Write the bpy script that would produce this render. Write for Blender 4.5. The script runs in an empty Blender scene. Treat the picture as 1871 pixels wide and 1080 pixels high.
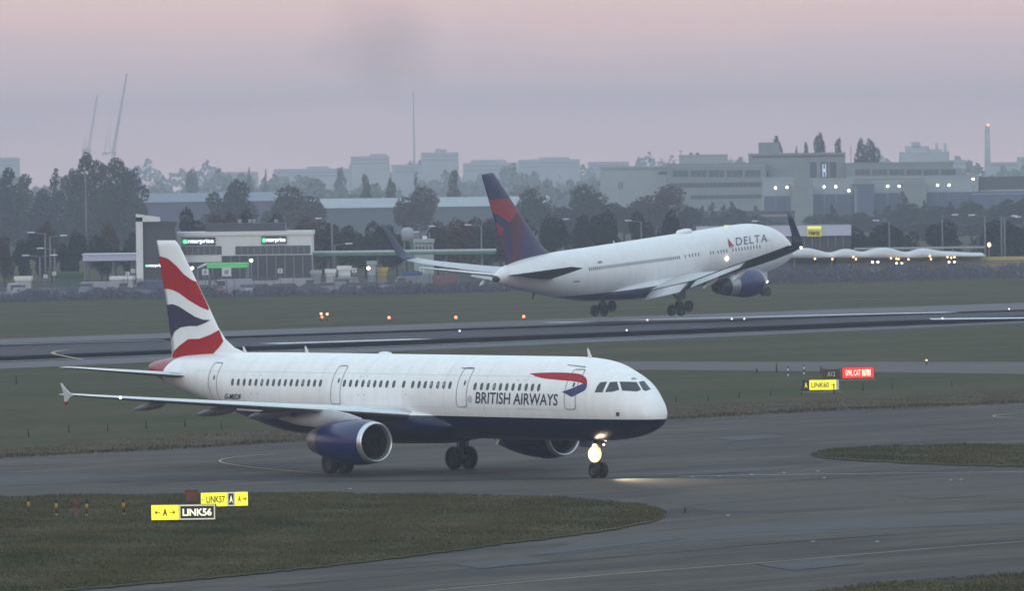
import bpy, bmesh, math, random
import numpy as np
from mathutils import Vector, Matrix
from mathutils.bvhtree import BVHTree
random.seed(7); rng = np.random.default_rng(7)
pi, sin, cos, tan = math.pi, math.sin, math.cos, math.tan
S = bpy.context.scene
COL = S.collection

# ------------------------------------------------------------------ camera
F, PITCH, H, ROLL, CX, CY = 16748.1, .0131116, 14.808, .01277, 935.5, 540.0
cr, sr, cp, sp = cos(ROLL), sin(ROLL), cos(PITCH), sin(PITCH)
cam = bpy.data.cameras.new('camera'); co = bpy.data.objects.new('camera', cam); COL.objects.link(co)
cam.sensor_width = 36; cam.lens = F / 1871 * 36; cam.clip_start = 1; cam.clip_end = 30000
cam.dof.use_dof = True; cam.dof.focus_distance = 455; cam.dof.aperture_fstop = 4.0
r0 = Vector((1, 0, 0)); u0 = Vector((0, sp, cp)); fw = Vector((0, cp, -sp))
rx = r0 * cr - u0 * sr; ux = u0 * cr + r0 * sr
m = Matrix.Identity(4)
for i in range(3):
    m[i][0] = rx[i]; m[i][1] = ux[i]; m[i][2] = -fw[i]
m[2][3] = H
co.matrix_world = m
S.camera = co
S.view_settings.view_transform = 'Standard'; S.view_settings.look = 'None'
S.view_settings.gamma = 1; S.view_settings.exposure = 0.38
S.render.engine = 'CYCLES'
S.cycles.volume_bounces = 2; S.cycles.max_bounces = 8; S.cycles.transparent_max_bounces = 24
S.cycles.use_denoising = True

# ------------------------------------------------------------------ sky
SUN_EL, SUN_ROT = math.radians(14), math.radians(200)
w = bpy.data.worlds.new("World"); S.world = w; w.use_nodes = True
N = w.node_tree.nodes; L = w.node_tree.links
N.clear()
wo = N.new('ShaderNodeOutputWorld'); bg = N.new('ShaderNodeBackground'); bg.inputs[1].default_value = 0.1
sky = N.new('ShaderNodeTexSky'); sky.sky_type = 'NISHITA'; sky.sun_disc = False
sky.sun_elevation = SUN_EL; sky.sun_rotation = SUN_ROT; sky.dust_density = 4; sky.air_density = 1.5
tc = N.new('ShaderNodeTexCoord'); sep = N.new('ShaderNodeSeparateXYZ'); L.new(tc.outputs['Generated'], sep.inputs[0])
# low overcast deck: colour by elevation, a pink band just above the murk
r1 = N.new('ShaderNodeValToRGB'); r1.color_ramp.interpolation = 'EASE'
el = r1.color_ramp.elements
mr = N.new('ShaderNodeMapRange'); mr.inputs['From Min'].default_value = 0; mr.inputs['From Max'].default_value = .03
L.new(sep.outputs[2], mr.inputs['Value'])
wn = N.new('ShaderNodeTexNoise'); wn.inputs['Scale'].default_value = 26; wn.inputs['Detail'].default_value = 5
mp = N.new('ShaderNodeMapping'); mp.inputs['Scale'].default_value = (1, 1, 5); L.new(tc.outputs['Generated'], mp.inputs[0]); L.new(mp.outputs[0], wn.inputs['Vector'])
wm = N.new('ShaderNodeMath'); wm.operation = 'MULTIPLY_ADD'; wm.inputs[1].default_value = .40; L.new(wn.outputs['Fac'], wm.inputs[0]); 
ws = N.new('ShaderNodeMath'); ws.operation = 'SUBTRACT'; ws.inputs[1].default_value = .20; L.new(mr.outputs[0], ws.inputs[0]); L.new(ws.outputs[0], wm.inputs[2])
L.new(wm.outputs[0], r1.inputs[0])
SKYC = [(0.0, (11.0, 7.5, 7.8)), (.12, (9.7, 6.8, 7.0)), (.30, (7.9, 5.9, 6.2)), (.46, (7.9, 5.8, 5.9)), (.56, (8.8, 6.1, 5.8)), (.72, (9.0, 6.3, 5.9)), (1.0, (8.5, 5.9, 5.6))]
el[0].position = 0; el[0].color = (*[c / 12 for c in SKYC[0][1]], 1)
el[1].position = 1; el[1].color = (*[c / 12 for c in SKYC[-1][1]], 1)
for p_, c_ in SKYC[1:-1]:
    e = el.new(p_); e.color = (*[c / 12 for c in c_], 1)
sc1 = N.new('ShaderNodeVectorMath'); sc1.operation = 'SCALE'; sc1.inputs['Scale'].default_value = 11.5; L.new(r1.outputs[0], sc1.inputs[0])
# towards the zenith the deck is brighter and cooler
mr2 = N.new('ShaderNodeMapRange'); mr2.inputs['From Min'].default_value = .03; mr2.inputs['From Max'].default_value = .28; mr2.interpolation_type = 'SMOOTHSTEP'
L.new(sep.outputs[2], mr2.inputs['Value'])
mx = N.new('ShaderNodeMix'); mx.data_type = 'RGBA'; L.new(mr2.outputs[0], mx.inputs[0]); L.new(sc1.outputs[0], mx.inputs[6]); mx.inputs[7].default_value = (7.3, 9.0, 10.2, 1)
# dark smoke smudge, upper middle of the view
nrm = N.new('ShaderNodeVectorMath'); nrm.operation = 'DISTANCE'; L.new(tc.outputs['Generated'], nrm.inputs[0])
sdx, sdz = (700 - CX) / F, (332 - 95) / F
wofs = N.new('ShaderNodeTexNoise'); wofs.inputs['Scale'].default_value = 160; wofs.inputs['Detail'].default_value = 4
L.new(tc.outputs['Generated'], wofs.inputs['Vector'])
wsc = N.new('ShaderNodeVectorMath'); wsc.operation = 'SCALE'; wsc.inputs['Scale'].default_value = .009; L.new(wofs.outputs['Color'], wsc.inputs[0])
wad = N.new('ShaderNodeVectorMath'); wad.operation = 'ADD'; L.new(wsc.outputs[0], wad.inputs[0]); L.new(tc.outputs['Generated'], wad.inputs[1]); L.new(wad.outputs[0], nrm.inputs[0])
nrm.inputs[1].default_value = (sdx + .0045, 1 + .0045, sdz + .0045)
mr3 = N.new('ShaderNodeMapRange'); mr3.interpolation_type = 'SMOOTHSTEP'
mr3.inputs['From Min'].default_value = .0; mr3.inputs['From Max'].default_value = .0085; mr3.inputs['To Min'].default_value = .76; mr3.inputs['To Max'].default_value = 1
L.new(nrm.outputs['Value'], mr3.inputs['Value'])
sc2 = N.new('ShaderNodeVectorMath'); sc2.operation = 'SCALE'; L.new(mx.outputs[2], sc2.inputs[0]); L.new(mr3.outputs[0], sc2.inputs['Scale'])
mx2 = N.new('ShaderNodeMix'); mx2.data_type = 'RGBA'; mx2.inputs[0].default_value = .88
L.new(sky.outputs[0], mx2.inputs[6]); L.new(sc2.outputs[0], mx2.inputs[7])
L.new(mx2.outputs[2], bg.inputs[0]); L.new(bg.outputs[0], wo.inputs[0])

sun = bpy.data.lights.new('sun', 'SUN'); sun.energy = .35; sun.angle = math.radians(25); sun.color = (1, .93, .86)
so = bpy.data.objects.new('sun', sun); COL.objects.link(so)
# NISHITA: rotation 0 puts the sun on +Y, growing clockwise seen from above
sd = Vector((sin(SUN_ROT) * cos(SUN_EL), cos(SUN_ROT) * cos(SUN_EL), sin(SUN_EL)))
so.rotation_euler = sd.to_track_quat('Z', 'Y').to_euler()

# ------------------------------------------------------------------ helpers
def ray(px, py):
    X = px - CX; Y = CY - py
    X, Y = X * cr + Y * sr, -X * sr + Y * cr
    return Vector((X, cp * F + sp * Y, -sp * F + cp * Y))
def gnd(px, py, z=0.):
    r = ray(px, py); t = (z - H) / r.z
    return Vector((r.x * t, r.y * t, z))
def at(px, py, D):
    r = ray(px, py); t = D / r.y
    return Vector((r.x * t, D, H + r.z * t))
def gy(px, D):      # photo row of the ground at distance D below column px
    y = 400.
    for _ in range(6):
        y += (at(px, y, D).z) * F / D
    return y
def gx(px, D): return at(px, gy(px, D), D).x

def tag(o, label=None, cat=None, group=None, kind=None):
    if label: o['label'] = label
    if cat: o['category'] = cat
    if group: o['group'] = group
    if kind: o['kind'] = kind
    return o
def empty(name, loc, label, cat, group=None, rz=0.):
    o = bpy.data.objects.new(name, None); COL.objects.link(o); o.location = loc; o.rotation_euler.z = rz
    return tag(o, label, cat, group)
class MB:
    def __init__(s): s.v = []; s.f = []; s.m = []; s.sm = []
    def add(s, vs, fs, mi=0, smooth=False):
        n = len(s.v); s.v += [tuple(v) for v in vs]
        s.f += [tuple(n + i for i in f) for f in fs]
        s.m += (list(mi) if hasattr(mi, '__len__') else [mi] * len(fs)); s.sm += [smooth] * len(fs)
        return s
    def box(s, x0, y0, z0, x1, y1, z1, mi=0):
        v = [(x, y, z) for z in (z0, z1) for y in (y0, y1) for x in (x0, x1)]
        return s.add(v, [(0, 2, 3, 1), (4, 5, 7, 6), (0, 1, 5, 4), (2, 6, 7, 3), (0, 4, 6, 2), (1, 3, 7, 5)], mi)
    def tube(s, p0, p1, ra, rb=None, n=10, mi=0, cap=True):
        rb = ra if rb is None else rb
        p0, p1 = Vector(p0), Vector(p1); d = (p1 - p0).normalized()
        a = d.orthogonal().normalized(); b = d.cross(a)
        vs = []
        for p, r in ((p0, ra), (p1, rb)):
            for i in range(n):
                t = 2 * pi * i / n; vs.append(p + a * (r * cos(t)) + b * (r * sin(t)))
        fs = [(i, (i + 1) % n, n + (i + 1) % n, n + i) for i in range(n)]
        s.add(vs, fs, mi, True)
        if cap: s.add(vs[:n], [tuple(range(n))[::-1]], mi); s.add(vs[n:], [tuple(range(n))], mi)
        return s
    def lathe(s, prof, o, ax='x', n=48, mi=0):
        # prof: (along axis, radius)
        o = Vector(o); vs = []
        for a, r in prof:
            for i in range(n):
                t = 2 * pi * i / n
                vs.append(o + (Vector((a, r * cos(t), r * sin(t))) if ax == 'x' else Vector((r * cos(t), a, r * sin(t))) if ax == 'y' else Vector((r * cos(t), r * sin(t), a))))
        fs = [(j * n + i, j * n + (i + 1) % n, (j + 1) * n + (i + 1) % n, (j + 1) * n + i) for j in range(len(prof) - 1) for i in range(n)]
        mm = mi if not hasattr(mi, '__len__') else [q for q in mi for _ in range(n)]
        return s.add(vs, fs, mm, True)
    def loft(s, rings, mi=0, smooth=True, caps=True, mfun=None):
        n = len(rings[0]); vs = [v for r in rings for v in r]
        fs = [(j * n + i, j * n + (i + 1) % n, (j + 1) * n + (i + 1) % n, (j + 1) * n + i) for j in range(len(rings) - 1) for i in range(n)]
        ms = [mfun(j, i) for j in range(len(rings) - 1) for i in range(n)] if mfun else mi
        s.add(vs, fs, ms, smooth)
        if caps:
            s.add(rings[0], [tuple(range(n))[::-1]], mi); s.add(rings[-1], [tuple(range(n))], mi)
        return s
    def build(s, name, mats, parent=None, fix=True):
        me = bpy.data.meshes.new(name)
        me.from_pydata(s.v, [], s.f)
        if not isinstance(mats, (list, tuple)): mats = [mats]
        for q in mats: me.materials.append(q)
        me.polygons.foreach_set('material_index', s.m); me.polygons.foreach_set('use_smooth', s.sm)
        if fix:
            b = bmesh.new(); b.from_mesh(me); bmesh.ops.remove_doubles(b, verts=b.verts, dist=1e-4)
            bmesh.ops.recalc_face_normals(b, faces=b.faces); b.to_mesh(me); b.free()
        me.update()
        o = bpy.data.objects.new(name, me); COL.objects.link(o)
        if parent: o.parent = parent
        return o
def raw(name, v, f, mats, parent=None, mi=None):   # fast numpy mesh of tris / quads
    me = bpy.data.meshes.new(name); k = f.shape[1]
    me.vertices.add(len(v)); me.vertices.foreach_set('co', v.astype(np.float32).ravel())
    me.loops.add(f.size); me.loops.foreach_set('vertex_index', f.astype(np.int32).ravel())
    me.polygons.add(len(f)); me.polygons.foreach_set('loop_start', np.arange(0, f.size, k, dtype=np.int32))
    me.polygons.foreach_set('loop_total', np.full(len(f), k, dtype=np.int32))
    if not isinstance(mats, (list, tuple)): mats = [mats]
    for q in mats: me.materials.append(q)
    if mi is not None: me.polygons.foreach_set('material_index', mi.astype(np.int32))
    me.update(calc_edges=True)
    o = bpy.data.objects.new(name, me); COL.objects.link(o)
    if parent: o.parent = parent
    return o

def mat(name, col, rough=.6, metal=0., var=.12, scale=3., col2=None, emit=None, es=0., bump=0., spec=.5, coords='Object', stretch=(1, 1, 1)):
    q = bpy.data.materials.new(name); q.use_nodes = True; n = q.node_tree.nodes; l = q.node_tree.links
    b = n['Principled BSDF']; b.inputs['Roughness'].default_value = rough; b.inputs['Metallic'].default_value = metal
    b.inputs['Specular IOR Level'].default_value = spec
    t = n.new('ShaderNodeTexCoord'); g = n.new('ShaderNodeMapping'); g.inputs['Scale'].default_value = stretch
    l.new(t.outputs[coords], g.inputs[0])
    z = n.new('ShaderNodeTexNoise'); z.inputs['Scale'].default_value = scale; z.inputs['Detail'].default_value = 6; z.inputs['Roughness'].default_value = .62
    l.new(g.outputs[0], z.inputs['Vector'])
    r = n.new('ShaderNodeValToRGB'); r.color_ramp.elements[0].position = .3; r.color_ramp.elements[1].position = .7
    c2 = col2 or tuple(c * (1 + var) for c in col); c1 = col if col2 else tuple(c * (1 - var) for c in col)
    r.color_ramp.elements[0].color = (*c1, 1); r.color_ramp.elements[1].color = (*c2, 1)
    l.new(z.outputs['Fac'], r.inputs[0]); l.new(r.outputs[0], b.inputs['Base Color'])
    if emit: b.inputs['Emission Color'].default_value = (*emit, 1); b.inputs['Emission Strength'].default_value = es
    if bump:
        bb = n.new('ShaderNodeBump'); bb.inputs['Strength'].default_value = bump; bb.inputs['Distance'].default_value = .05
        l.new(z.outputs['Fac'], bb.inputs['Height']); l.new(bb.outputs[0], b.inputs['Normal'])
    return q
M = {}
M['white'] = mat('white_paint', (.73, .76, .78), .32, var=.03, scale=1.2)
M['offwhite'] = mat('off_white_panel', (.62, .64, .66), .45, var=.06, scale=2)
M['navy'] = mat('navy_paint', (.006, .010, .045), .3, var=.15)
M['cowlblue'] = mat('blue_cowl_paint', (.006, .013, .08), .28, var=.12)
M['red'] = mat('red_paint', (.33, .003, .008), .45, var=.12, spec=.2)
M['dred'] = mat('dark_red_paint', (.13, .010, .03), .4, var=.12)
M['metal'] = mat('bare_metal', (.62, .64, .67), .28, .85, var=.06)
M['rim'] = mat('wheel_rim', (.035, .035, .038), .5, .2, var=.2)
M['grey'] = mat('grey_paint', (.20, .21, .22), .5, var=.1)
M['under'] = mat('shaded_wing_grey', (.13, .14, .155), .45, var=.08)  # underside and fairing grey, with their shade darkened into the colour
M['dark'] = mat('dark_parts', (.016, .016, .018), .6, var=.2)
M['tyre'] = mat('tyre_rubber', (.010, .010, .011), .8, var=.2)
M['glass'] = mat('cabin_glass', (.035, .045, .055), .12, var=.15)
M['line'] = mat('panel_gap', (.10, .12, .15), .6, var=.1)
M['text'] = mat('navy_lettering', (.012, .018, .06), .45, var=.08)
M['strut'] = mat('gear_strut', (.14, .14, .15), .45, .3, var=.1)
M['exh'] = mat('exhaust_metal', (.22, .21, .20), .35, .8, var=.15)
M['lampt'] = mat('lamp_small_white', (.8, .8, .8), emit=(1, .9, .75), es=2.2)
M['lamp'] = mat('lamp_white', (.8, .8, .8), emit=(1, .85, .58), es=16)
M['lampw'] = mat('lamp_glow', (.8, .8, .8), emit=(1, .88, .68), es=7)
M['lampr'] = mat('lamp_red', (.8, .2, .1), emit=(1, .12, .05), es=14)
M['lampy'] = mat('lamp_amber', (.8, .7, .3), emit=(1, .64, .28), es=3)
M['lampo'] = mat('lamp_orange', (.8, .5, .3), emit=(1, .17, .07), es=3.2)
M['yellow'] = mat('lit_yellow_face', (.75, .70, .04), .5, var=.03, emit=(1, .92, .05), es=.62)
M['black'] = mat('black_face', (.012, .014, .012), .5, var=.1)
M['cream'] = mat('lit_cream_letters', (.8, .8, .6), .5, emit=(1, .95, .66), es=.75)
M['redface'] = mat('lit_red_face', (.6, .02, .02), .5, var=.15, emit=(1, .04, .04), es=.6)
M['rust'] = mat('rusty_brown', (.11, .038, .018), .8, col2=(.07, .03, .018), scale=6)
M['post'] = mat('dark_post', (.018, .02, .02), .8)
M['amber'] = mat('amber_band', (.42, .22, .02), .6)
M['concrete'] = mat('concrete', (.21, .24, .245), .85, var=.12, scale=.25, spec=.2)
M['concrete2'] = mat('pale_cladding', (.30, .34, .37), .7, var=.08, scale=.3, spec=.3)
M['bluec'] = mat('blue_cladding', (.065, .085, .155), .6, var=.15, scale=.3, spec=.3)
M['win'] = mat('office_glazing', (.05, .07, .09), .3, var=.3, scale=.6)
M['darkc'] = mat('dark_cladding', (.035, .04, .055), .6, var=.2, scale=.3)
M['roof'] = mat('pale_roof', (.30, .34, .37), .7, var=.1, scale=.2)
M['lav'] = mat('lavender_fascia', (.45, .47, .62), .5, var=.06)
M['green'] = mat('green_canopy', (.05, .15, .11), .5, var=.2, emit=(.1, .7, .25), es=.02)
M['greenl'] = mat('green_light', (.1, .5, .15), .5, emit=(.15, .8, .3), es=.13)
M['signw'] = mat('white_lit_letters', (.8, .8, .8), emit=(.9, 1, .95), es=1.3)
M['signg'] = mat('green_lit_letter', (.1, .8, .3), emit=(.15, 1, .4), es=1.5)
M['signp'] = mat('dark_sign_panel', (.02, .035, .035), .5)
M['plate'] = mat('white_plate', (.42, .43, .50), .5, emit=(.7, .7, .85), es=.1)
M['pole'] = mat('lamp_pole_grey', (.12, .13, .15), .5)
M['tent'] = mat('white_tent_fabric', (.56, .58, .62), .7, emit=(.9, .9, 1), es=.0)
M['tan'] = mat('yellow_tan_wall', (.42, .33, .10), .8, var=.15, scale=.4)
M['far'] = mat('haze_paled_concrete', (.38, .40, .42), .9, var=.15, scale=.08, spec=.1)  # skyline colour paled, part of the distance haze painted in

# ------------------------------------------------------------------ setting: ground sheets
def ground_mat(name, cols, scales, rough=.95, spec=.25, stretch=(1, 1, 1), rot=0., bump=.3):
    q = bpy.data.materials.new(name); q.use_nodes = True; n = q.node_tree.nodes; l = q.node_tree.links
    b = n['Principled BSDF']; b.inputs['Roughness'].default_value = rough; b.inputs['Specular IOR Level'].default_value = spec
    t = n.new('ShaderNodeTexCoord'); g = n.new('ShaderNodeMapping'); g.vector_type = 'TEXTURE'; g.inputs['Scale'].default_value = tuple(1 / q_ for q_ in stretch); g.inputs['Rotation'].default_value = (0, 0, -rot)
    l.new(t.outputs['Object'], g.inputs[0])
    prev = None
    for k, (ca, cb, sc, lo, hi) in enumerate(cols):
        z = n.new('ShaderNodeTexNoise'); z.inputs['Scale'].default_value = sc; z.inputs['Detail'].default_value = 7; z.inputs['Roughness'].default_value = .65
        l.new(g.outputs[0], z.inputs['Vector'])
        mrr = n.new('ShaderNodeMapRange'); mrr.inputs['From Min'].default_value = lo; mrr.inputs['From Max'].default_value = hi; l.new(z.outputs['Fac'], mrr.inputs['Value'])
        mix = n.new('ShaderNodeMix'); mix.data_type = 'RGBA'; l.new(mrr.outputs[0], mix.inputs[0])
        if k == 0:
            mix.inputs[6].default_value = (*ca, 1); mix.inputs[7].default_value = (*cb, 1)
        else:
            mix.blend_type = 'MULTIPLY'; mix.inputs[0].default_value = 1
            m3 = n.new('ShaderNodeMix'); m3.data_type = 'RGBA'; l.new(mrr.outputs[0], m3.inputs[0]); m3.inputs[6].default_value = (*ca, 1); m3.inputs[7].default_value = (*cb, 1)
            for lk in list(mix.inputs[0].links): l.remove(lk)
            l.new(prev, mix.inputs[6]); l.new(m3.outputs[2], mix.inputs[7])
        prev = mix.outputs[2]
    l.new(prev, b.inputs['Base Color'])
    if not bump: return q
    bb = n.new('ShaderNodeBump'); bb.inputs['Strength'].default_value = bump; bb.inputs['Distance'].default_value = .03; l.new(z.outputs['Fac'], bb.inputs['Height']); l.new(bb.outputs[0], b.inputs['Normal'])
    return q
HD = .609
G1 = ((.028, .038, .013), (.064, .053, .028), .05, .36, .64)
MG = ground_mat('grass_ground', [G1, ((.7, .72, .7), (1.3, 1.28, 1.25), .5, .3, .7), ((.7,) * 3, (1.3,) * 3, 4., .3, .7)], None, stretch=(1.6, .45, 1), rot=HD, spec=.05)
MD = ground_mat('dry_grass', [((.085, .068, .046), (.056, .052, .034), .12, .4, .6), ((.75,) * 3, (1.25,) * 3, 2., .3, .7)], None, stretch=(1.6, .5, 1), rot=HD, spec=.05)
MA = ground_mat('asphalt', [((.026, .024, .024), (.062, .054, .048), .05, .36, .64), ((.72, .72, .75), (1.24, 1.22, 1.17), .2, .4, .6), ((.84, .84, .85), (1.14, 1.13, 1.12), 1.1, .35, .62), ((.88,) * 3, (1.12,) * 3, 5., .3, .7)], None, rough=.85, spec=.15, stretch=(2.2, .35, 1), rot=HD, bump=.1)
MR = ground_mat('runway_asphalt', [((.021, .024, .035), (.032, .035, .047), .03, .35, .65), ((.85,) * 3, (1.15,) * 3, .4, .3, .7)], None, rough=.85, spec=.12, stretch=(3, .2, 1), rot=HD, bump=0)
MS = ground_mat('pale_concrete', [((.080, .070, .058), (.056, .052, .050), .05, .35, .65), ((.88,) * 3, (1.12,) * 3, 1.5, .3, .7)], None, rough=.85, stretch=(2.2, .35, 1), rot=HD, bump=.1)
MK = ground_mat('rubbered_asphalt', [((.018, .019, .023), (.034, .033, .037), .06, .35, .65), ((.88,) * 3, (1.12,) * 3, 1.5, .3, .7)], None, rough=.75, stretch=(2.2, .35, 1), rot=HD, bump=.1)
MH = ground_mat('runway_shoulder', [((.021, .023, .034), (.031, .034, .046), .08, .35, .65), ((.85,) * 3, (1.15,) * 3, .8, .3, .7)], None, rough=.6, spec=.25, stretch=(3, .2, 1), rot=HD, bump=0)
MB2 = ground_mat('brownish_slab', [((.056, .050, .042), (.042, .040, .038), .07, .35, .65), ((.8,) * 3, (1.2,) * 3, .5, .3, .7)], None, rough=.85, spec=.15, stretch=(2.2, .35, 1), rot=HD, bump=.1)
MRD = ground_mat('rubbered_runway', [((.020, .022, .031), (.030, .032, .042), .06, .35, .65), ((.85,) * 3, (1.15,) * 3, .8, .3, .7)], None, rough=.8, spec=.15, stretch=(2.2, .35, 1), rot=HD, bump=0)
MP = ground_mat('worn_white_paint', [((.55, .57, .63), (.78, .79, .84), .4, .35, .65)], None, rough=.7, bump=.1)
MY = ground_mat('worn_yellow_paint', [((.26, .24, .17), (.40, .36, .24), .4, .35, .65)], None, rough=.7, bump=.1)

def sheet(name, pts, z, m_, px=True, kind='structure'):
    P = [gnd(*p, z) if px else Vector((p[0], p[1], z)) for p in pts]
    me = bpy.data.meshes.new(name); bm = bmesh.new()
    f = bm.faces.new([bm.verts.new(p) for p in P])
    bmesh.ops.triangulate(bm, faces=[f]); bm.to_mesh(me); bm.free(); me.materials.append(m_)
    for p in me.polygons:
        if p.normal.z < 0: p.flip()
    o = bpy.data.objects.new(name, me); COL.objects.link(o)
    if kind: o['kind'] = kind
    return o
def smooth(pts, k=2, closed=True):
    for _ in range(k):
        q = []
        n = len(pts)
        for i in range(n if closed else n - 1):
            a, b = pts[i], pts[(i + 1) % n]
            q += [(a[0] * .75 + b[0] * .25, a[1] * .75 + b[1] * .25), (a[0] * .25 + b[0] * .75, a[1] * .25 + b[1] * .75)]
        pts = q if closed else [pts[0]] + q + [pts[-1]]
    return pts
YF = 7900
mg = MB(); mg.add([(-1250, -60, 0), (1250, -60, 0), (1250, YF, 0), (-1250, YF, 0)], [(0, 1, 2, 3)]); gr = mg.build('grass_field', MG); gr['kind'] = 'structure'
# runway: straight strip crossing the view
def lineW(p0, p1, t0, t1):
    d = (p1 - p0); return p0 + d * t0, p0 + d * t1
n0, n1 = gnd(0, 675), gnd(1871, 591); f0, f1 = gnd(0, 619.5), gnd(1871, 553)
a0, a1 = lineW(n0, n1, -3, 4); b0, b1 = lineW(f0, f1, -3, 4)
sheet('runway', [(a0.x, a0.y), (a1.x, a1.y), (b1.x, b1.y), (b0.x, b0.y)], .012, MR, px=False)
def shoulder(x0, y0, x1, y1, u0, v0, u1, v1):
    a, b, c, d = gnd(x0, y0), gnd(x1, y1), gnd(u1, v1), gnd(u0, v0)
    P = [a.lerp(b, -3), a.lerp(b, 4), d.lerp(c, 4), d.lerp(c, -3)]
    sheet('runway_shoulder', [(p.x, p.y) for p in P], .021, MH, px=False)
shoulder(0, 619.8, 1871, 553.4, 0, 629, 1871, 566); shoulder(0, 663, 1871, 589, 0, 674.6, 1871, 590.8)
def strip(name, pts, wid, z, m_, px=True, kind='structure'):
    P = [gnd(*p, z) if px else Vector((p[0], p[1], z)) for p in pts]
    mb = MB(); vs = []
    for i, p in enumerate(P):
        d = (P[min(i + 1, len(P) - 1)] - P[max(i - 1, 0)]).normalized(); nn = Vector((-d.y, d.x, 0)) * (wid / 2)
        vs += [p + nn, p - nn]
    mb.add(vs, [(2 * i, 2 * i + 1, 2 * i + 3, 2 * i + 2) for i in range(len(P) - 1)])
    o = mb.build(name, m_)
    for p in o.data.polygons:
        if p.normal.z < 0: p.flip()
    if kind: o['kind'] = kind
    return o
e0, e1 = gnd(0, 661), gnd(1871, 588)
q0, q1 = lineW(e0, e1, -3, 4); strip('runway_edge_line', [(q0.x, q0.y), (q1.x, q1.y)], .5, .026, MP, px=False)
e0, e1 = gnd(0, 629), gnd(1871, 568)
strip('runway_edge_line', [(0, 630), (300, 621)], .9, .026, MP)
strip('runway_edge_line', [(1010, 589.5), (1180, 584), (1480, 576.3), (1740, 570.5)], 3.4, .026, MP)
strip('runway_centreline_mark', [(495, 628), (770, 619.5)], 3.2, .026, MP)
strip('runway_centreline_mark', [(1700, 583), (1980, 579.5)], 7, .026, MP)
strip('runway_centreline_mark', [(-120, 650), (-10, 646)], 1.0, .026, MP)
strip('runway_lead_off_line', smooth([(150, 657), (115, 650), (94, 646), (100, 642), (125, 639)], 2, False), .35, .031, MY)
sheet('rubber_deposit', [(0, 640), (480, 621), (1000, 602), (1500, 586), (1871, 574), (1871, 580), (1400, 597), (900, 614), (400, 634), (0, 650)], .0165, MRD)
# exit taxiway strip beyond the airliner
sheet('exit_taxiway', [(940, 659), (1130, 660.5), (1500, 661.5), (1871, 661.5), (2400, 661), (2400, 690), (1871, 683.5), (1500, 679), (1130, 675.5), (940, 674)], .012, MS)
# dry verge + foreground taxiway
sheet('dry_grass_verge', [(-500, 852), (0, 818), (330, 797), (700, 775), (1215, 744), (1500, 732), (1871, 716), (2400, 695), (2400, 715), (1871, 738), (1500, 754), (1215, 770), (320, 823), (0, 840), (-500, 880)], .006, MD)
sheet('taxiway', smooth([(-900, 915), (-500, 872), (0, 836), (320, 819), (800, 790), (1215, 766), (1500, 750), (1871, 735), (2400, 712), (3300, 690), (3300, 1300), (1500, 1500), (-1500, 1500)], 1), .012, MA)
isl = smooth([(-600, 925), (0, 910), (300, 904), (700, 903), (950, 908), (1120, 916), (1200, 930), (1222, 941), (1190, 955), (1100, 972), (900, 997), (650, 1030), (400, 1056), (150, 1078), (-200, 1104), (-800, 1140)], 2)
isr = smooth([(1478, 831), (1500, 825), (1580, 819), (1700, 815), (2000, 812), (2600, 812), (2600, 862), (2000, 856), (1800, 851.5), (1600, 844), (1510, 838)], 2)
iss = smooth([(2400, 1022), (1871, 1052), (1720, 1060), (1600, 1070), (1480, 1084), (1380, 1100), (1500, 1170), (2500, 1150)], 2)
def rough(P):
    Q = []; rr = random.Random(3)
    for a, b in zip(P, P[1:] + P[:1]):
        n = max(1, int(math.hypot(b[0] - a[0], b[1] - a[1]) / 9))
        for i in range(n):
            t = i / n; Q.append((a[0] + (b[0] - a[0]) * t + rr.gauss(0, 1.6), a[1] + (b[1] - a[1]) * t + rr.gauss(0, .55)))
    return Q
isl, isr, iss = rough(isl), rough(isr), rough(iss)
for k, P in enumerate((isl, isr, iss)): sheet('grass_island', P, .055, MG)
# weathered bands in the pavement
sheet('concrete_slab_band', smooth([(1180, 905), (1400, 890), (1640, 878), (1900, 868), (2400, 850), (2400, 880), (1900, 905), (1600, 925), (1330, 938), (1240, 925)], 2), .0165, MB2)
sheet('concrete_slab_band', smooth([(-200, 905), (200, 893), (560, 884), (850, 880), (1150, 876), (1330, 872), (1250, 884), (1000, 893), (700, 899), (300, 900), (-200, 917)], 2), .0165, MB2)
sheet('tyre_mark_band', smooth([(1240, 968), (1500, 948), (1800, 935), (2200, 925), (2200, 948), (1800, 957), (1500, 975), (1200, 995), (950, 1022), (1050, 990)], 2), .0215, MK)
sheet('tyre_mark_band', smooth([(-300, 880), (150, 862), (600, 868), (1000, 868), (1240, 862), (1500, 850), (1400, 862), (1100, 874), (700, 879), (250, 876), (-300, 905)], 2), .0265, MK)
strip('taxiway_centreline', smooth([(600, 1100), (800, 1078.5), (1100, 1051), (1415, 1027), (1726, 1000), (1871, 990), (2200, 968)], 2, False), .11, .041, MY)
strip('taxiway_centreline', smooth([(620, 868), (520, 860), (430, 851), (392, 842), (430, 835), (500, 830)], 2, False), .14, .041, MY)
strip('taxiway_centreline', smooth([(1980, 770), (1900, 767), (1836, 764), (1808, 760), (1840, 756), (1890, 753)], 2, False), .14, .041, MY)
for k, P in enumerate([[(200, 1100), (700, 1052), (1100, 1020), (1500, 985), (2000, 950)], [(1000, 1090), (1400, 1062), (1900, 1015)], [(1240, 925), (1500, 905), (1900, 885)], [(600, 812), (1215, 780), (1871, 752)], [(-50, 858), (400, 836), (560, 826)], [(-50, 884), (500, 868), (1300, 866), (1900, 846)], [(1300, 975), (1700, 962), (1950, 955)], [(1330, 1000), (1640, 975), (1950, 960)], [(700, 1040), (900, 1024), (1250, 985)]]):
    strip('sealed_joint', smooth(P, 2, False), .10 if k % 2 else .16, .036, MK)
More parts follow.
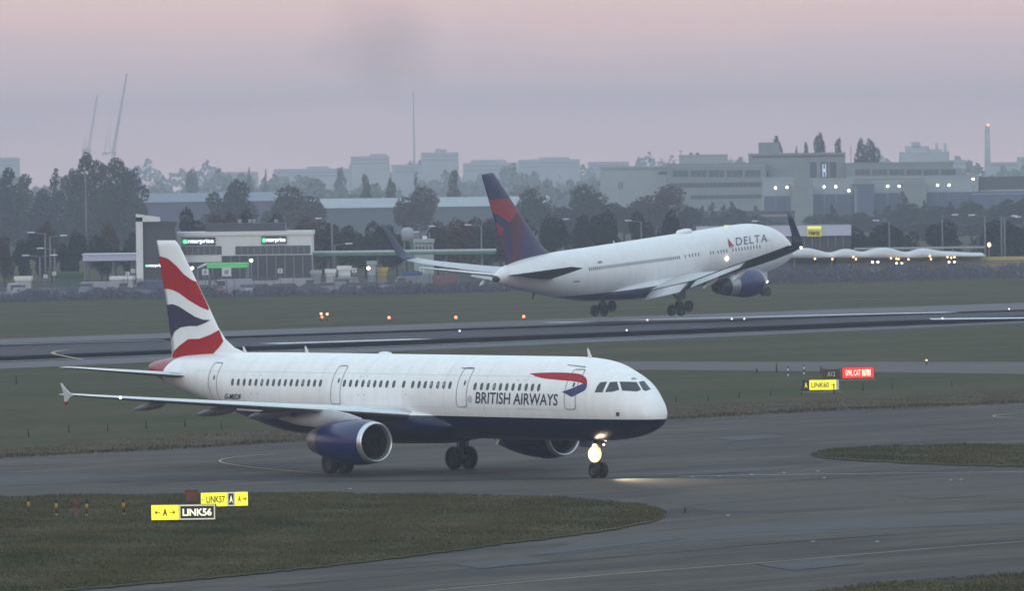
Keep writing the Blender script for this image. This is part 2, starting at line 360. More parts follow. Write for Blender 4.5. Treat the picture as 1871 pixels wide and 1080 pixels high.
for k, P in enumerate([[(1380, 1032), (1520, 1020), (1580, 1030), (1450, 1043)], [(1640, 905), (1760, 899), (1800, 906), (1690, 913)], [(820, 1000 + 30), (960, 1018), (1010, 1026), (880, 1040)], [(150, 862), (260, 856), (290, 862), (190, 869)], [(1300, 800), (1400, 794), (1440, 799), (1350, 806)], [(1700, 780), (1800, 775), (1830, 780), (1740, 786)], [(250, 1090), (420, 1072), (520, 1078), (360, 1098)]]):
    sheet('patch_repair', P, .031, MB2 if k % 2 else MK)
strip('joint_line', [(1240, 871), (1400, 868), (1871, 862)], .12, .046, MP)

# grass blades (one mass per patch)
def inpoly(x, y, P):
    c = np.zeros(len(x), bool); n = len(P)
    for i in range(n):
        x0, y0 = P[i]; x1, y1 = P[(i + 1) % n]
        k = ((y0 > y) != (y1 > y)) & (x < (x1 - x0) * (y - y0) / ((y1 - y0) + 1e-12) + x0); c ^= k
    return c
MGB = mat('grass_blades', (.030, .042, .012), .8, col2=(.110, .092, .046), scale=.14, spec=.1)
MDB = mat('dry_grass_blades', (.115, .098, .068), .8, col2=(.08, .072, .048), scale=.35, spec=.1)
def blades(name, P, n, h, m_, box=None, z=0.05):
    xs = [p[0] for p in P]; ys = [p[1] for p in P]
    x0, x1, y0, y1 = box or (min(xs), max(xs), min(ys), max(ys))
    x = rng.uniform(x0, x1, n * 3); y = rng.uniform(y0, y1, n * 3)
    k = inpoly(x, y, P); x, y = x[k][:n], y[k][:n]; n = len(x)
    hh = h * rng.uniform(.4, 1.25, n) * (0.75 + .5 * np.sin(x * .9 + y * .23) * np.sin(y * .31 - x * .2)); hh = np.maximum(hh, h * .25)
    a = rng.uniform(0, pi, n); wd = h * rng.uniform(.25, .6, n)
    lx, ly = rng.normal(0, h * .35, n), rng.normal(0, h * .35, n)
    v = np.stack([np.stack([x - np.cos(a) * wd, y - np.sin(a) * wd, np.full(n, z)], 1), np.stack([x + np.cos(a) * wd, y + np.sin(a) * wd, np.full(n, z)], 1), np.stack([x + lx, y + ly, z + hh], 1)], 1).reshape(-1, 3)
    o = raw(name, v, np.arange(3 * n).reshape(-1, 3), m_); return o
def toW2(P): return [(gnd(*p).x, gnd(*p).y) for p in P]
Wl, Wr, Ws = toW2(isl), toW2(isr), toW2(iss)
tag(blades('island_grass', Wl, 150000, .11, MGB, box=(-28, 12, 300, 430)), kind='stuff', label='short rough grass on the near left island', cat='grass')
tag(blades('island_grass', Wr, 30000, .13, MGB, box=(8, 40, 440, 500)), kind='stuff', label='grass tongue between the taxiways on the right', cat='grass')
tag(blades('island_grass', Ws, 16000, .12, MGB, box=(6, 24, 300, 345)), kind='stuff', label='dark grass corner at the bottom right', cat='grass')
vg = toW2([(-200, 835), (0, 820), (330, 797), (1215, 744), (1500, 732), (1871, 716), (2000, 711), (2000, 733), (1871, 738.5), (1500, 753.5), (1215, 769.5), (320, 822), (0, 839), (-200, 850)])
tag(blades('verge_grass', vg, 60000, .10, MDB, z=.01), kind='stuff', label='brownish dry grass verge along the far taxiway edge', cat='grass')
ve = toW2([(-200, 846), (0, 833), (320, 816.5), (1215, 763.5), (1500, 747.5), (1871, 733), (2000, 727), (2000, 731), (1871, 737), (1500, 752), (1215, 768), (320, 821.5), (0, 838.5), (-200, 850)])
tag(blades('verge_edge_grass', ve, 26000, .15, mat('dark_edge_grass', (.035, .035, .022), .9, spec=.1), z=.01), kind='stuff', label='dark ragged grass fringe beside the far taxiway edge', cat='grass')

# ================================================================== aircraft
def prof(st):
    """stations (x, top, bottom, half width) -> smooth fuselage rings"""
    out = []
    for i in range(len(st) - 1):
        a = st[max(i - 1, 0)]; b = st[i]; c = st[i + 1]; d = st[min(i + 2, len(st) - 1)]
        k = 3
        for j in range(k):
            t = j / k; r = [b[0] + (c[0] - b[0]) * t]
            for q in (1, 2, 3):
                m0 = (c[q] - a[q]) / ((c[0] - a[0]) or 1) * (c[0] - b[0]); m1 = (d[q] - b[q]) / ((d[0] - b[0]) or 1) * (c[0] - b[0])
                if b[q] == c[q]: m0 = m1 = 0
                r.append((2*t**3-3*t*t+1)*b[q] + (t**3-2*t*t+t)*m0 + (-2*t**3+3*t*t)*c[q] + (t**3-t*t)*m1)
            out.append(tuple(r))
    out.append(st[-1]); return out
def fuse_rings(st, n=72):
    R = []
    for x, tp, bt, hw in prof(st):
        zc = (tp + bt) / 2; hh = (tp - bt) / 2
        R.append([(x, hw * cos(2 * pi * i / n), zc + hh * sin(2 * pi * i / n)) for i in range(n)])
    return R
AF = [(1, 0), (.92, .012), (.8, .028), (.65, .044), (.5, .054), (.35, .059), (.22, .055), (.12, .044), (.05, .030), (.015, .017), (0, 0),
      (.015, -.013), (.05, -.020), (.12, -.028), (.22, -.034), (.35, -.036), (.5, -.031), (.65, -.022), (.8, -.012), (.92, -.004)]
def wing_rings(secs, side, tc=1.):
    # secs: (y, xLE, zLE, chord, thickness scale, twist)
    R = []
    for y, x, z, c, t, tw in secs:
        R.append([(x - c * (u * cos(tw)) - c * v * t * tc * sin(tw) * 0, side * y, z + c * v * t * tc - c * u * sin(tw)) for u, v in AF])
    return R
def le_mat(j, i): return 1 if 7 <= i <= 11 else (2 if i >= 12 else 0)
for k_, (c_, e_) in enumerate((((1, .72, .30), 2.4), ((1, .46, .12), 1.0), ((.9, .34, .09), .42))): M['halo%d' % k_] = mat('lamp_glow_halo', (.6, .5, .3), emit=c_, es=e_)  # stepped emissive colours that paint a soft glow around the nose lamps
class Craft:
    def __init__(s, root, pos, th, away, pit, g):
        h = Vector((sin(th), cos(th) * away, 0)); r = Vector((h.y, -h.x, 0)); z = Vector((0, 0, 1))
        R = Matrix((( h.x, -r.x, 0), (h.y, -r.y, 0), (0, 0, 1)))
        c, q = cos(pit), sin(pit); P = Matrix(((c, 0, -q), (0, 1, 0), (q, 0, c)))
        RP = R @ P; t = R @ (Vector(g) - P @ Vector(g)) + Vector(pos)
        s.mw = Matrix.Translation(t) @ RP.to_4x4(); s.inv = s.mw.inverted(); s.root = root
        root.matrix_world = s.mw
        s.o = s.inv @ Vector((0, 0, H))
    def dirl(s, px, py): return (s.inv.to_3x3() @ ray(px, py)).normalized()
    def tree(s, obj):
        me = obj.data; return BVHTree.FromPolygons([v.co.copy() for v in me.vertices], [tuple(p.vertices) for p in me.polygons])
    def hit(s, T, px, py, off=.012):
        d = s.dirl(px, py); h = T.ray_cast(s.o, d)
        if h[0] is None: return None
        n = h[1] if h[1].dot(d) < 0 else -h[1]
        return h[0] + n * off
    def onplane(s, px, py, ax, val):
        d = s.dirl(px, py); k = (val - s.o[ax]) / d[ax]; return s.o + d * k
    def decal(s, name, T, polys, m_, mode='px', step=None, off=.012, parent=None, sub=True, mirror=False):
        """polygons (px mode: photo coordinates cast onto the skin; side mode: station x, height z cast sideways)"""
        bm = bmesh.new()
        for P in polys:
            if len(P) < 3: continue
            try:
                f = bm.faces.new([bm.verts.new((p[0], p[1], 0)) for p in P])
            except ValueError: continue
        bmesh.ops.triangulate(bm, faces=bm.faces[:])
        step = step or (4. if mode == 'px' else .15)
        xs = [v.co.x for v in bm.verts]; ys = [v.co.y for v in bm.verts]
        for lo, hi, no in ((min(xs), max(xs), (1, 0, 0)), (min(ys), max(ys), (0, 1, 0))):
            k = math.floor(lo / step) * step + step * .5
            while k < hi:
                if k > lo:
                    bmesh.ops.bisect_plane(bm, geom=bm.verts[:] + bm.edges[:] + bm.faces[:], plane_co=(k * no[0], k * no[1], 0), plane_no=no, dist=1e-6)
                k += step
        dead = []
        for v in bm.verts:
            if mode == 'px':
                p = s.hit(T, v.co.x, v.co.y, off); cxx = sum(xs) / len(xs); cyy = sum(ys) / len(ys); k = 0
                while p is None and k < 14:
                    k += 1; dd = math.hypot(cxx - v.co.x, cyy - v.co.y) + 1e-6
                    p = s.hit(T, v.co.x + (cxx - v.co.x) / dd * k * .6, v.co.y + (cyy - v.co.y) / dd * k * .15, off)
            else:
                h = T.ray_cast(Vector((v.co.x, -12, v.co.y)), Vector((0, 1, 0)))
                p = None if h[0] is None else h[0] + (h[1] if h[1].y < 0 else -h[1]) * off
            if p is None: dead.append(v)
            else: v.co = p
        bmesh.ops.delete(bm, geom=dead, context='VERTS')
        if mirror:
            g = bmesh.ops.duplicate(bm, geom=bm.faces[:] + bm.edges[:] + bm.verts[:])
            for e in g['geom']:
                if isinstance(e, bmesh.types.BMVert): e.co.y = -e.co.y
        me = bpy.data.meshes.new(name); bm.to_mesh(me); bm.free(); me.materials.append(m_)
        for p in me.polygons: p.use_smooth = True
        o = bpy.data.objects.new(name, me); COL.objects.link(o); o.parent = parent or s.root
        return o
def text_polys(txt, bold=0., spacing=1.):
    cu = bpy.data.curves.new('t', 'FONT'); cu.body = txt; cu.offset = bold; cu.space_character = spacing; cu.resolution_u = 3
    ob = bpy.data.objects.new('t', cu); COL.objects.link(ob)
    me = bpy.data.meshes.new_from_object(ob.evaluated_get(bpy.context.evaluated_depsgraph_get()))
    V = [(v.co.x, v.co.y) for v in me.vertices]; P = [[V[i] for i in p.vertices] for p in me.polygons]
    bpy.data.objects.remove(ob); bpy.data.curves.remove(cu); bpy.data.meshes.remove(me)
    x0 = min(v[0] for v in V); x1 = max(v[0] for v in V); y0 = min(v[1] for v in V); y1 = max(v[1] for v in V)
    return [[((a - x0) / (x1 - x0), (b - y0) / (y1 - y0)) for a, b in p] for p in P]
def quadmap(P, tl, tr, bl, br):
    o = []
    for p in P:
        q = []
        for u, v in p:
            a = [bl[i] * (1 - u) + br[i] * u for i in (0, 1)]; b = [tl[i] * (1 - u) + tr[i] * u for i in (0, 1)]
            q.append((a[0] * (1 - v) + b[0] * v, a[1] * (1 - v) + b[1] * v))
        o.append(q)
    return o
def oval(cx_, cz, hw, hh, n=12, sq=.75):
    out = []
    for i in range(n):
        t = 2 * pi * i / n; c, q = cos(t), sin(t)
        out.append((cx_ + hw * math.copysign(abs(c) ** sq, c), cz + hh * math.copysign(abs(q) ** sq, q)))
    return out
def ring_outline(P, t):
    """thin outline strips around polygon P in its own 2D space"""
    n = len(P); cxx = sum(p[0] for p in P) / n; czz = sum(p[1] for p in P) / n; Q = []
    for i, p in enumerate(P):
        a = P[i - 1]; b = P[(i + 1) % n]
        e1 = Vector((p[0] - a[0], p[1] - a[1])).normalized(); e2 = Vector((b[0] - p[0], b[1] - p[1])).normalized()
        nn = Vector((-(e1 + e2).y, (e1 + e2).x)).normalized()
        if nn.dot(Vector((cxx - p[0], czz - p[1]))) > 0: nn = -nn
        Q.append((p[0] + nn.x * t, p[1] + nn.y * t))
    return [[P[i], P[(i + 1) % n], Q[(i + 1) % n], Q[i]] for i in range(n)]
def livery(name, base, rules):
    """painted scheme: base colour plus half-space paint rules in the airframe's own coordinates: (a,b,c,limit,colour): a*x+b*y+c*z<limit"""
    q = mat(name, base, .3, var=.035, scale=1.1); n = q.node_tree.nodes; l = q.node_tree.links; b = n['Principled BSDF']
    gz = n.new('ShaderNodeTexNoise'); gz.inputs['Scale'].default_value = 1; gz.inputs['Detail'].default_value = 5; gt = n.new('ShaderNodeTexCoord'); gm = n.new('ShaderNodeMapping'); gm.inputs['Scale'].default_value = (2.6, 1, .35); l.new(gt.outputs['Object'], gm.inputs[0]); l.new(gm.outputs[0], gz.inputs['Vector'])
    gr_ = n.new('ShaderNodeMapRange'); gr_.inputs['From Min'].default_value = .35; gr_.inputs['From Max'].default_value = .7; gr_.inputs['To Min'].default_value = 1; gr_.inputs['To Max'].default_value = .92; l.new(gz.outputs['Fac'], gr_.inputs['Value'])
    b.inputs['Coat Weight'].default_value = .08; b.inputs['Specular IOR Level'].default_value = .3; b.inputs['Coat Roughness'].default_value = .15
    src = b.inputs['Base Color'].links[0].from_socket
    gv = n.new('ShaderNodeVectorMath'); gv.operation = 'SCALE'; l.new(src, gv.inputs[0]); l.new(gr_.outputs[0], gv.inputs['Scale']); src = gv.outputs[0]
    t = n.new('ShaderNodeTexCoord')
    for (va, lim, col) in rules:
        d = n.new('ShaderNodeVectorMath'); d.operation = 'DOT_PRODUCT'; l.new(t.outputs['Object'], d.inputs[0]); d.inputs[1].default_value = va
        c = n.new('ShaderNodeMath'); c.operation = 'LESS_THAN'; c.inputs[1].default_value = lim; l.new(d.outputs['Value'], c.inputs[0])
        m_ = n.new('ShaderNodeMix'); m_.data_type = 'RGBA'; l.new(c.outputs[0], m_.inputs[0]); l.new(src, m_.inputs[6]); m_.inputs[7].default_value = (*col, 1); src = m_.outputs[2]
    l.new(src, b.inputs['Base Color']); return q
def wheel(x, y, z, r, wd, parent):
    mb = MB(); hw = wd / 2; k = r * .18
    pr = [(-hw * .75, r * .45), (-hw * .9, r * .6), (-hw, r - k * 1.1), (-hw * .8, r - k * .35), (-hw * .45, r), (hw * .45, r), (hw * .8, r - k * .35), (hw, r - k * 1.1), (hw * .9, r * .6), (hw * .75, r * .45)]
    mb.lathe(pr, (x, y, z), 'y', 28, 0)
    mb.lathe([(-hw * .75, r * .46), (-hw * .45, r * .42), (-hw * .4, r * .2), (-hw * .7, r * .16), (-hw * .72, .01)], (x, y, z), 'y', 20, 1)
    mb.lathe([(hw * .75, r * .46), (hw * .45, r * .42), (hw * .4, r * .2), (hw * .7, r * .16), (hw * .72, .01)], (x, y, z), 'y', 20, 1)
    return mb.build('wheel', [M['tyre'], M['rim']], parent)
def engine(root, y, z, xf, R, ln, cowlm, pylon, lipm, exm, name='engine'):
    """nacelle at (xf, y, z), outer radius R, length ln, opening forward"""
    e = MB(); q = ln / 5.6
    e.lathe([(-.32 * q, .97 * R), (-.8 * q, 1.03 * R), (-1.6 * q, 1.06 * R), (-2.6 * q, 1.03 * R), (-3.6 * q, .92 * R), (-4.5 * q, .78 * R)], (xf, y, z), 'x', 56)
    eng = e.build(name, cowlm, root)
    l_ = MB(); l_.lathe([(-.34 * q, .965 * R), (-.16 * q, .94 * R), (-.05 * q, .905 * R), (0, .87 * R), (-.05 * q, .835 * R), (-.18 * q, .80 * R), (-.34 * q, .785 * R)], (xf, y, z), 'x', 56); l_.build('inlet_lip', lipm, eng)
    i_ = MB(); i_.lathe([(-.34 * q, .785 * R), (-.8 * q, .78 * R), (-1.3 * q, .80 * R)], (xf, y, z), 'x', 40, 0)
    i_.build('inlet_duct', M['dark'], eng)
    f = MB(); f.lathe([(-.75 * q, .01), (-.85 * q, .07 * R), (-1.05 * q, .17 * R), (-1.25 * q, .24 * R)], (xf, y, z), 'x', 20, 1)
    nb = 22
    for k in range(nb):
        a = 2 * pi * k / nb; b = a + 2 * pi / nb * .8
        f.add([(xf - 1.12 * q, y + .2 * R * cos(a), z + .2 * R * sin(a)), (xf - 1.0 * q, y + .79 * R * cos(a), z + .79 * R * sin(a)), (xf - 1.25 * q, y + .79 * R * cos(b), z + .79 * R * sin(b)), (xf - 1.22 * q, y + .2 * R * cos(b), z + .2 * R * sin(b))], [(0, 1, 2, 3)], 0)
    f.lathe([(-1.32 * q, .8 * R), (-1.33 * q, .01)], (xf, y, z), 'x', 40, 2)
    f.build('fan', [M['dark'], M['dark'], M['dark']], eng, fix=False)
    x = MB(); x.lathe([(-4.5 * q, .78 * R), (-5.0 * q, .68 * R), (-5.6 * q, .56 * R), (-5.55 * q, .52 * R), (-4.6 * q, .5 * R)], (xf, y, z), 'x', 40)
    x.lathe([(-4.7 * q, .3 * R), (-5.6 * q, .24 * R), (-6.2 * q, .02 * R)], (xf, y, z), 'x', 24); x.build('exhaust_nozzle', exm, eng)
    return eng
def canoe(root, x, y, z, ln, r, m_, dz=.35):
    mb = MB(); R = []; n = 12
    for t, s_ in ((0, .05), (.05, .5), (.15, .85), (.35, 1), (.6, .95), (.8, .7), (.93, .35), (1, .05)):
        R.append([(x - ln * t, y + r * s_ * cos(2 * pi * i / n), z - dz * t + 1.3 * r * s_ * sin(2 * pi * i / n)) for i in range(n)])
    mb.loft(R); return mb.build('flap_fairing', m_, root)
def blade_antenna(root, x, z, h, c=.35, y=0., m_=None):
    mb = MB()
    mb.loft([[(x + c * .5, y, z), (x, y + .03, z), (x - c * .5, y, z), (x, y - .03, z)], [(x - c * .35, y, z + h), (x - c * .5, y + .015, z + h), (x - c * .75, y, z + h), (x - c * .5, y - .015, z + h)]], smooth=False)
    return mb.build('antenna', m_ or M['offwhite'], root)
def flatfin(root, name, P, t0, mats, T=None):
    """upright fin from a profile polygon P in (x,z): ordered LE bottom->top, TE top->bottom as pairs of chord lines"""
    R = []
    for (xl, zl, xt, zt, th) in P:
        ring = []
        for u, v in AF:
            ring.append((xl + (xt - xl) * u, (v + (.0)) * th * 10 * .95 if v >= 0 else -AFU(u) * th * 10 * .95, zl + (zt - zl) * u))
        R.append(ring)
    mb = MB(); mb.loft(R); return mb.build(name, mats, root)
def AFU(u):
    ks = [(p[0], p[1]) for p in AF if p[1] >= 0][::-1]
    for a, b in zip(ks, ks[1:]):
        if a[0] <= u <= b[0]: return a[1] + (b[1] - a[1]) * (u - a[0]) / ((b[0] - a[0]) or 1)
    return 0.

M['pylon'] = mat('pylon_grey', (.36, .38, .40), .45, var=.08)
# ------------------------------------------------------------------ near airliner
ra = empty('airliner', (0, 0, 0), 'white taxiing airliner with navy belly and a red and blue striped tail, nearest the camera', 'airliner')
A = Craft(ra, (7.185, 442.23, 0), .6281, -1, 0, (-21.98, 0, 0))
NAVY = (.006, .009, .04)
LA = livery('white_navy_livery', (.78, .80, .815), [((0, 0, 1), 2.93, NAVY), ((1, 0, -1.05), -46.9, (.22, .002, .007))])
stA = [(-.16, 3.12, 2.95, .06), (-.22, 3.38, 2.74, .33), (-.46, 3.74, 2.53, .64), (-.8, 4.07, 2.38, .88), (-1.15, 4.34, 2.27, 1.07), (-1.65, 4.74, 2.13, 1.30), (-2.15, 5.04, 2.03, 1.48), (-3.05, 5.38, 1.92, 1.71),
       (-4.05, 5.69, 1.85, 1.88), (-5.5, 5.86, 1.80, 1.96), (-7, 5.91, 1.77, 1.975), (-12, 5.91, 1.77, 1.975), (-20, 5.91, 1.77, 1.975), (-29.5, 5.91, 1.77, 1.975), (-31.5, 5.91, 1.90, 1.96), (-33.5, 5.90, 2.25, 1.92), (-36, 5.87, 2.80, 1.78),
       (-38.5, 5.80, 3.36, 1.52), (-40.5, 5.70, 3.80, 1.22), (-42, 5.58, 4.15, .92), (-43.2, 5.44, 4.45, .62), (-44.1, 5.28, 4.70, .34), (-44.45, 5.14, 4.85, .12)]
mb = MB(); mb.loft(fuse_rings(stA)); fusA = mb.build('fuselage', LA, ra); TA = A.tree(fusA)
# wing-to-body fairing
R = []
for t, s_ in ((0, .02), (.04, .45), (.12, .78), (.25, .95), (.5, 1), (.7, .96), (.85, .8), (.95, .5), (1, .02)):
    x = -15.2 - 11.8 * t; n = 40
    R.append([(x, 2.28 * (.55 + .45 * s_) * math.copysign(abs(cos(2 * pi * i / n)) ** .7, cos(2 * pi * i / n)), 2.45 + 1.02 * s_ * math.copysign(abs(sin(2 * pi * i / n)) ** .8, sin(2 * pi * i / n))) for i in range(n)])
mb = MB(); mb.loft(R); mb.build('wing_root_fairing', LA, ra)
secA = [(0.6, -17.4, 2.82, 7.3, 1.25, .03), (2.0, -18.15, 2.95, 6.7, 1.2, .03), (4.0, -19.15, 3.12, 5.6, 1.1, .02), (6.4, -20.4, 3.32, 4.5, 1.02, .015), (10, -22.27, 3.62, 3.5, .95, .01), (14, -24.35, 3.95, 2.4, .92, 0), (16.9, -25.86, 4.22, 1.5, .9, 0)]
for sd_ in (-1, 1):
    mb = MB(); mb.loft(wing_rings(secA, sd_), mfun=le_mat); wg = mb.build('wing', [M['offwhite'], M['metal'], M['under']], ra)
    f = MB(); y = sd_ * 16.95
    P = [(-25.75, 4.21), (-26.3, 4.33), (-26.8, 4.60), (-27.2, 4.92), (-27.22, 4.86), (-26.98, 4.45), (-26.86, 4.1), (-26.85, 3.6), (-26.65, 3.6), (-26.45, 3.92), (-26.1, 4.13)]
    P = [(-25.75 + (a + 25.75) * .85, 4.2 + (b - 4.2) * .82) for a, b in P]
    f.add([(a, y - .04, b) for a, b in P] + [(a, y + .04, b) for a, b in P], [tuple(range(11)), tuple(range(11, 22))[::-1]] + [(i, (i + 1) % 11, 11 + (i + 1) % 11, 11 + i) for i in range(11)])
    fo = f.build('wingtip_fence', livery('fence_paint', (.44, .46, .49), [((0, 0, 1), 3.88, (.22, .01, .012))]), wg)
    for (yy, xx, zz, ll, rr) in ((12.4, -24.5, 3.70, 2.9, .14), (9.2, -22.9, 3.40, 3.6, .17), (6.7, -21.7, 3.2, 4.0, .2)):
        canoe(wg, xx, sd_ * yy, zz, ll, rr, M['under'])
    l_ = MB(); l_.lathe([(-.07, .01), (-.05, .04), (.0, .06), (.05, .04), (.07, .01)], (-24.65, sd_ * 15.0, 4.05), 'x', 10); l_.build('wing_light', M['lampw'] if sd_ < 0 else M['plate'], wg)
    # flap / slat gap lines: aileron edge
    eng = engine(ra, sd_ * 5.75, 1.72, -15.8, 1.07, 5.2, M['cowlblue'], None, M['metal'], M['exh'])
    # pylon
    p = MB(); yy = sd_ * 5.75
    rr_ = []
    for x, zt, zb, hw in ((-16.7, 2.72, 2.6, .05), (-17.3, 2.95, 2.6, .17), (-18.4, 3.15, 2.6, .24), (-19.8, 3.32, 2.55, .26), (-20.6, 3.22, 2.4, .26), (-22.5, 3.05, 2.5, .2), (-24.3, 2.95, 2.75, .05)):
        rr_.append([(x, yy - hw, (zt + zb) / 2), (x, yy - hw * .7, zt - .04), (x, yy, zt), (x, yy + hw * .7, zt - .04), (x, yy + hw, (zt + zb) / 2), (x, yy + hw, zb), (x, yy - hw, zb)])
    p.loft(rr_); p.build('pylon', M['pylon'], eng)
    # small dark drain under the cowl
    g = MB(); g.box(-17.4, yy - sd_ * 0 - .28 - 0, .58, -17.0, yy + .28, .66); g.build('cowl_drain', M['dark'], eng)
# tailplane
for sd_ in (-1, 1):
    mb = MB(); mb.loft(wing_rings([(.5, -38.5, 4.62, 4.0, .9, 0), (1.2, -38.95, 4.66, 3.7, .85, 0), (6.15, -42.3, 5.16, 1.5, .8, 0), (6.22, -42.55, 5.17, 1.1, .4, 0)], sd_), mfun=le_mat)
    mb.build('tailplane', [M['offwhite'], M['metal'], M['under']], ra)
finA = flatfin(ra, 'tail_fin', [(-34.9, 5.6, -43.1, 5.0, .36), (-35.6, 5.87, -42.55, 5.3, .34), (-36.6, 6.12, -42.4, 5.75, .32), (-37.4, 6.55, -42.45, 6.3, .31), (-38.05, 7.15, -42.55, 7.0, .30), (-38.93, 8.25, -42.78, 8.1, .27), (-40.2, 9.78, -43.15, 9.6, .22), (-41.35, 11.15, -43.52, 11.05, .17), (-41.62, 11.45, -43.6, 11.35, .16), (-41.95, 11.66, -43.68, 11.66, .13)], .3, M['white'])
TF = A.tree(finA)
def cr1(P, s_=2.455, ox=100, oy=420): return [(ox + x / s_, oy + y / s_) for x, y in P]
A.decal('red_tail_band', TF, [cr1([(462, 118), (488, 122), (510, 130), (545, 160), (580, 200), (615, 225), (636, 233), (664, 290), (692, 352), (690, 362), (650, 345), (600, 315), (560, 285), (530, 270), (508, 265), (484, 265)])], M['red'], parent=finA, mirror=True)
A.decal('navy_tail_band', TF, [cr1([(496, 338), (530, 333), (560, 345), (590, 365), (630, 390), (665, 403), (699, 405), (670, 420), (640, 432), (600, 432), (565, 438), (540, 455), (523, 487)])], M['navy'], parent=finA, mirror=True)
A.decal('red_tail_band', TF, [cr1([(528, 560), (535, 545), (560, 520), (600, 490), (650, 489), (700, 470), (738, 449), (757, 500), (740, 525), (715, 552), (700, 575), (640, 590), (590, 590), (532, 590)])], M['red'], parent=finA, mirror=True)
# belly tank bump / APU etc.
def px_side(c, T, px, py):
    h = c.hit(T, px, py, 0); return (h.x, h.z)
def windows(c, T, pts, hw, hh, name='cabin_window'):
    for px, py in pts:
        h = c.hit(T, px, py, 0)
        if h is None: continue
        o = c.decal(name, T, [oval(h.x, h.z, hw, hh)], M['glass'], 'side', .2, .012)
g = []
for k in range(16): g.append((424.9 + (585.6 - 424.9) * k / 15, 698.6 + 1.8 * k / 15))
for u in (962, 1005, 1048, 1092, 1133, 1176, 1218, 1262, 1310, 1380, 1444, 1488, 1531, 1574, 1620, 1663, 1706): g.append((380 + u / 3.857, 620 + (311 + (u - 962) * .018) / 3.857))
for u in (340, 386, 430, 475, 519, 563, 608, 654, 700, 744, 789): g.append((780 + u / 3.857, 620 + (333 + (u - 340) * .018) / 3.857))
M['blind'] = mat('window_blind', (.22, .24, .26), .4)
bl = [g[i] for i in (5, 12, 20, 29, 30, 31, 36)]
windows(A, TA, [q for q in g if q not in bl], .125, .185)
for q in bl:
    h = A.hit(TA, *q, 0); o = A.decal('cabin_window', TA, [oval(h.x, h.z, .125, .185)], M['glass'], 'side', .2, .012); A.decal('blind', TA, [oval(h.x, h.z + .03, .085, .11)], M['blind'], 'side', .2, .02, parent=o)
M['joint'] = mat('panel_joint', (.60, .62, .64), .5)
for x in (-4.9, -8.6, -12.0, -15.4, -18.9, -22.5, -26.2, -29.7, -33.0, -36.6, -39.6): A.decal('panel_joint', TA, [[(x - .012, 3.0), (x + .012, 3.0), (x + .012, 5.75), (x - .012, 5.75)]], M['joint'], 'side', .15, .008)
for z in (4.95, 3.35): A.decal('lap_joint', TA, [[(-38, z), (-5, z), (-5, z + .018), (-38, z + .018)]], M['joint'], 'side', .5, .008)
def door(c, T, x, z0, z1, wd, name='cabin_door', win=True, parent=None):
    r = .14
    P = [(x - wd / 2 + r, z0), (x + wd / 2 - r, z0), (x + wd / 2 - r * .3, z0 + r * .3), (x + wd / 2, z0 + r), (x + wd / 2, z1 - r), (x + wd / 2 - r * .3, z1 - r * .3), (x + wd / 2 - r, z1), (x - wd / 2 + r, z1), (x - wd / 2 + r * .3, z1 - r * .3), (x - wd / 2, z1 - r), (x - wd / 2, z0 + r), (x - wd / 2 + r * .3, z0 + r * .3)]
    d = c.decal(name, T, ring_outline(P, .035), M['line'], 'side', .15, .02)
    if win: c.decal('door_window', T, [oval(x + wd * .18, z0 + (z1 - z0) * .62, .07, .12)], M['glass'], 'side', .2, .02, parent=d)
    return d
for px, py, zt, zb in ((1043, 712, None, None), (844, 712, 0, 0), (614, 707, 0, 0), (389, 690, 0, 0)):
    h = A.hit(TA, px, py, 0)
    door(A, TA, h.x, 3.42, 5.30 if px != 389 else 5.35, .82 if px != 614 and px != 389 else .78)
h = A.hit(TA, 1120, 700, 0)
def cr3(P, s_=6.682, ox=940, oy=660): return [(ox + x / s_, oy + y / s_) for x, y in P]
A.decal('red_ribbon', TA, [cr3([(185, 152), (300, 145), (450, 140), (620, 142), (740, 150), (800, 160), (845, 180), (875, 208), (888, 245), (888, 275), (838, 275), (800, 262), (700, 245), (580, 235), (400, 218), (330, 208), (260, 188)])], M['red'], off=.010)
A.decal('blue_ribbon', TA, [cr3([(888, 275), (884, 315), (868, 350), (840, 370), (770, 405), (700, 440), (640, 408), (578, 377), (700, 335), (838, 275)])], mat('ribbon_blue', (.012, .016, .10), .4), off=.010)
A.decal('airline_lettering', TA, quadmap(text_polys('BRITISH AIRWAYS', .012), (870, 716.3), (1020, 720.3), (868.6, 737.5), (1018.6, 741.6)), M['text'], off=.014, step=3.)
A.decal('registration_lettering', TA, quadmap(text_polys('G-MEDF', .022), (411.5, 719.6), (441, 720.6), (410, 729.5), (440, 730.6)), M['text'], off=.014, step=3.)
A.decal('nose_lettering', TA, quadmap(text_polys('EDF', .01), (1154.5, 690.3), (1163, 691.2), (1153.5, 693.8), (1162, 694.6)), M['text'], off=.014, step=3.)
A.decal('crest_emblem', TA, [oval(858.5, 730, 4.5, 7, 16, 1)], mat('pale_crest', (.42, .46, .52), .5, scale=14, var=.35), off=.012)
for P in ([(980, 383), (1010, 310), (1050, 260), (1133, 252), (1075, 383)], [(1108, 380), (1165, 258), (1255, 252), (1280, 352), (1200, 375)], [(1282, 252), (1400, 254), (1490, 258), (1545, 350), (1500, 372), (1315, 362)], [(1515, 257), (1580, 242), (1662, 345), (1605, 368), (1570, 355)]):
    A.decal('cockpit_window', TA, [cr3(P)], M['glass'], off=.012, step=3.)
A.decal('service_panel', TA, ring_outline(cr3([(1222, 600), (1302, 600), (1302, 685), (1222, 685)]), .35), M['offwhite'], off=.012)
A.decal('static_port', TA, [cr3([(1240, 625), (1283, 625), (1283, 672), (1240, 672)])], mat('port_brown', (.10, .06, .07), .6), off=.014)
for q in ([(652, 45), (872, 70), (870, 80), (650, 52)],): A.decal('door_rain_gutter', TA, [cr3(q)], M['line'], off=.02)
